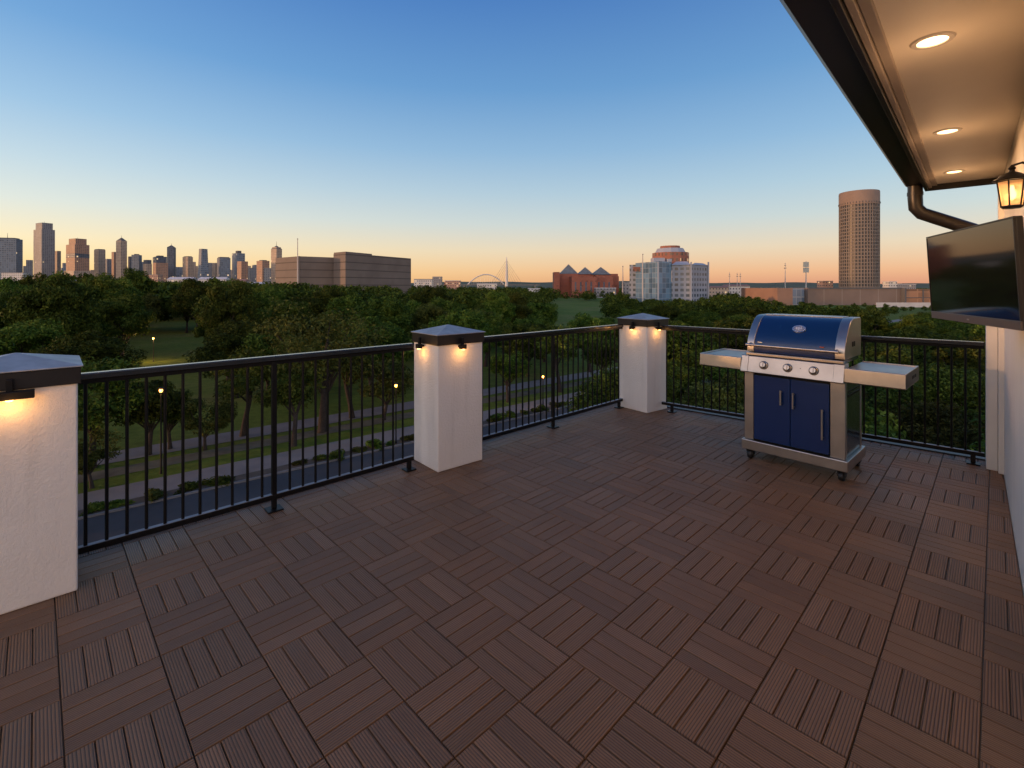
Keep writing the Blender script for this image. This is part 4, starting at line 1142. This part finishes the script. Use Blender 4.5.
for u, v, D, wpx, lab, c, r_, gb in [
    (12, 273, 1000, 22, 'long pale low building under the wide blue tower', PAL, GR, False),
    (66, 279, 560, 9, 'white gabled house among trees below the tallest skyscraper', PAL, WR, True),
    (88, 277, 800, 14, 'low tan hall below the rust-coloured tower', TAN, RR_, False),
    (150, 275, 1100, 16, 'low salmon hall below the dark wide block', SAL, GR, False),
    (180, 277, 900, 26, 'wide white-roofed shed below the dark slim tower', PAL, WR, True),
    (212, 277, 950, 28, 'widest white-roofed shed below the tapering tower', PAL, WR, True),
    (238, 279, 700, 14, 'red-roofed pale house below the salmon tower', PAL, RR_, True),
    (255, 282, 650, 12, 'white low house left of the beige hall', PAL, WR, True),
    (423, 279.5, 900, 18, 'pale low building just right of the beige hall', PAL, GR, False),
    (437, 277, 1100, 9, 'grey boxy building between the beige hall and the arch bridge', GR, GR, False),
    (452, 281, 900, 16, 'salmon-fronted low building before the arch bridge', SAL, WR, False),
    (487, 284, 800, 20, 'white flat-roofed shed under the arch bridge', PAL, WR, False),
    (534, 289, 560, 12, 'white low shed left of the pyramid roofs', PAL, WR, False),
    (606, 288.5, 600, 20, 'grey low annex in front of the brick building', GR, WR, False),
    (632, 283, 620, 16, 'blue-grey low block between the chimney and the office', GR, GR, False),
    (668, 303.5, 330, 19, 'terracotta-roofed pavilion in front of the office block', TAN, RR_, True),
    (703, 309, 260, 7, 'small white hut on the lawn right of the office block', PAL, WR, True),
    (718, 286, 620, 22, 'long tan shed right of the office block', TAN, RR_, True),
    (738, 284.5, 640, 24, 'pale warehouse shed beneath the masts', PAL, RR_, True),
    (828, 281.5, 700, 10, 'brown boxy building left of the round tower', SAL, GR, False),
    (893, 282, 800, 8, 'white boxy building right of the round tower', PAL, WR, False),
    (905, 284.5, 900, 22, 'long grey shed right of the round tower', GR, WR, False),
    (970, 300, 250, 30, 'pale wall of a building just visible under the television', PAL, WR, False)]:
    low_building(u, v, D, wpx, lab, GRP, c, r_, gb)

# low hills on the horizon
def hills():
    vs = []; fs = []; N = 160; r = random.Random(3)
    ph = [r.uniform(0,6) for _ in range(6)]
    for i in range(N+1):
        u = -300 + 1624*i/N; D = 6500
        hz = 1.55 + 480e-3*0 + D/F*(4.6+.8*math.sin(u*.011+ph[0])+.5*math.sin(u*.037+ph[1])+.3*math.sin(u*.11+ph[2]))
        vs += [(X_at(u,5200),5200,GZ-1),(X_at(u,D),D,hz),(X_at(u,9000),9000,GZ-1)]
    for i in range(N):
        for k in range(2): fs.append((3*i+k,3*i+3+k,3*i+4+k,3*i+1+k))
    o = MB().add(vs, fs).build('hills', simple('wooded_hill', (.05,.07,.035), .95, noise=.3, nscale=.004))
    tag(o, 'low wooded ridge along the horizon', 'hills', kind='structure')
hills()

# ------------------------------------------------------------------ render settings
sc.render.engine = 'CYCLES'
cy = sc.cycles
cy.use_denoising = True
try: cy.denoiser = 'OPENIMAGEDENOISE'; cy.denoising_input_passes = 'RGB_ALBEDO_NORMAL'
except Exception: pass
cy.max_bounces = 6; cy.diffuse_bounces = 3; cy.glossy_bounces = 3; cy.transmission_bounces = 3; cy.transparent_max_bounces = 6
cy.sample_clamp_indirect = 4; cy.caustics_reflective = False; cy.caustics_refractive = False
cy.use_adaptive_sampling = True; cy.adaptive_threshold = .015
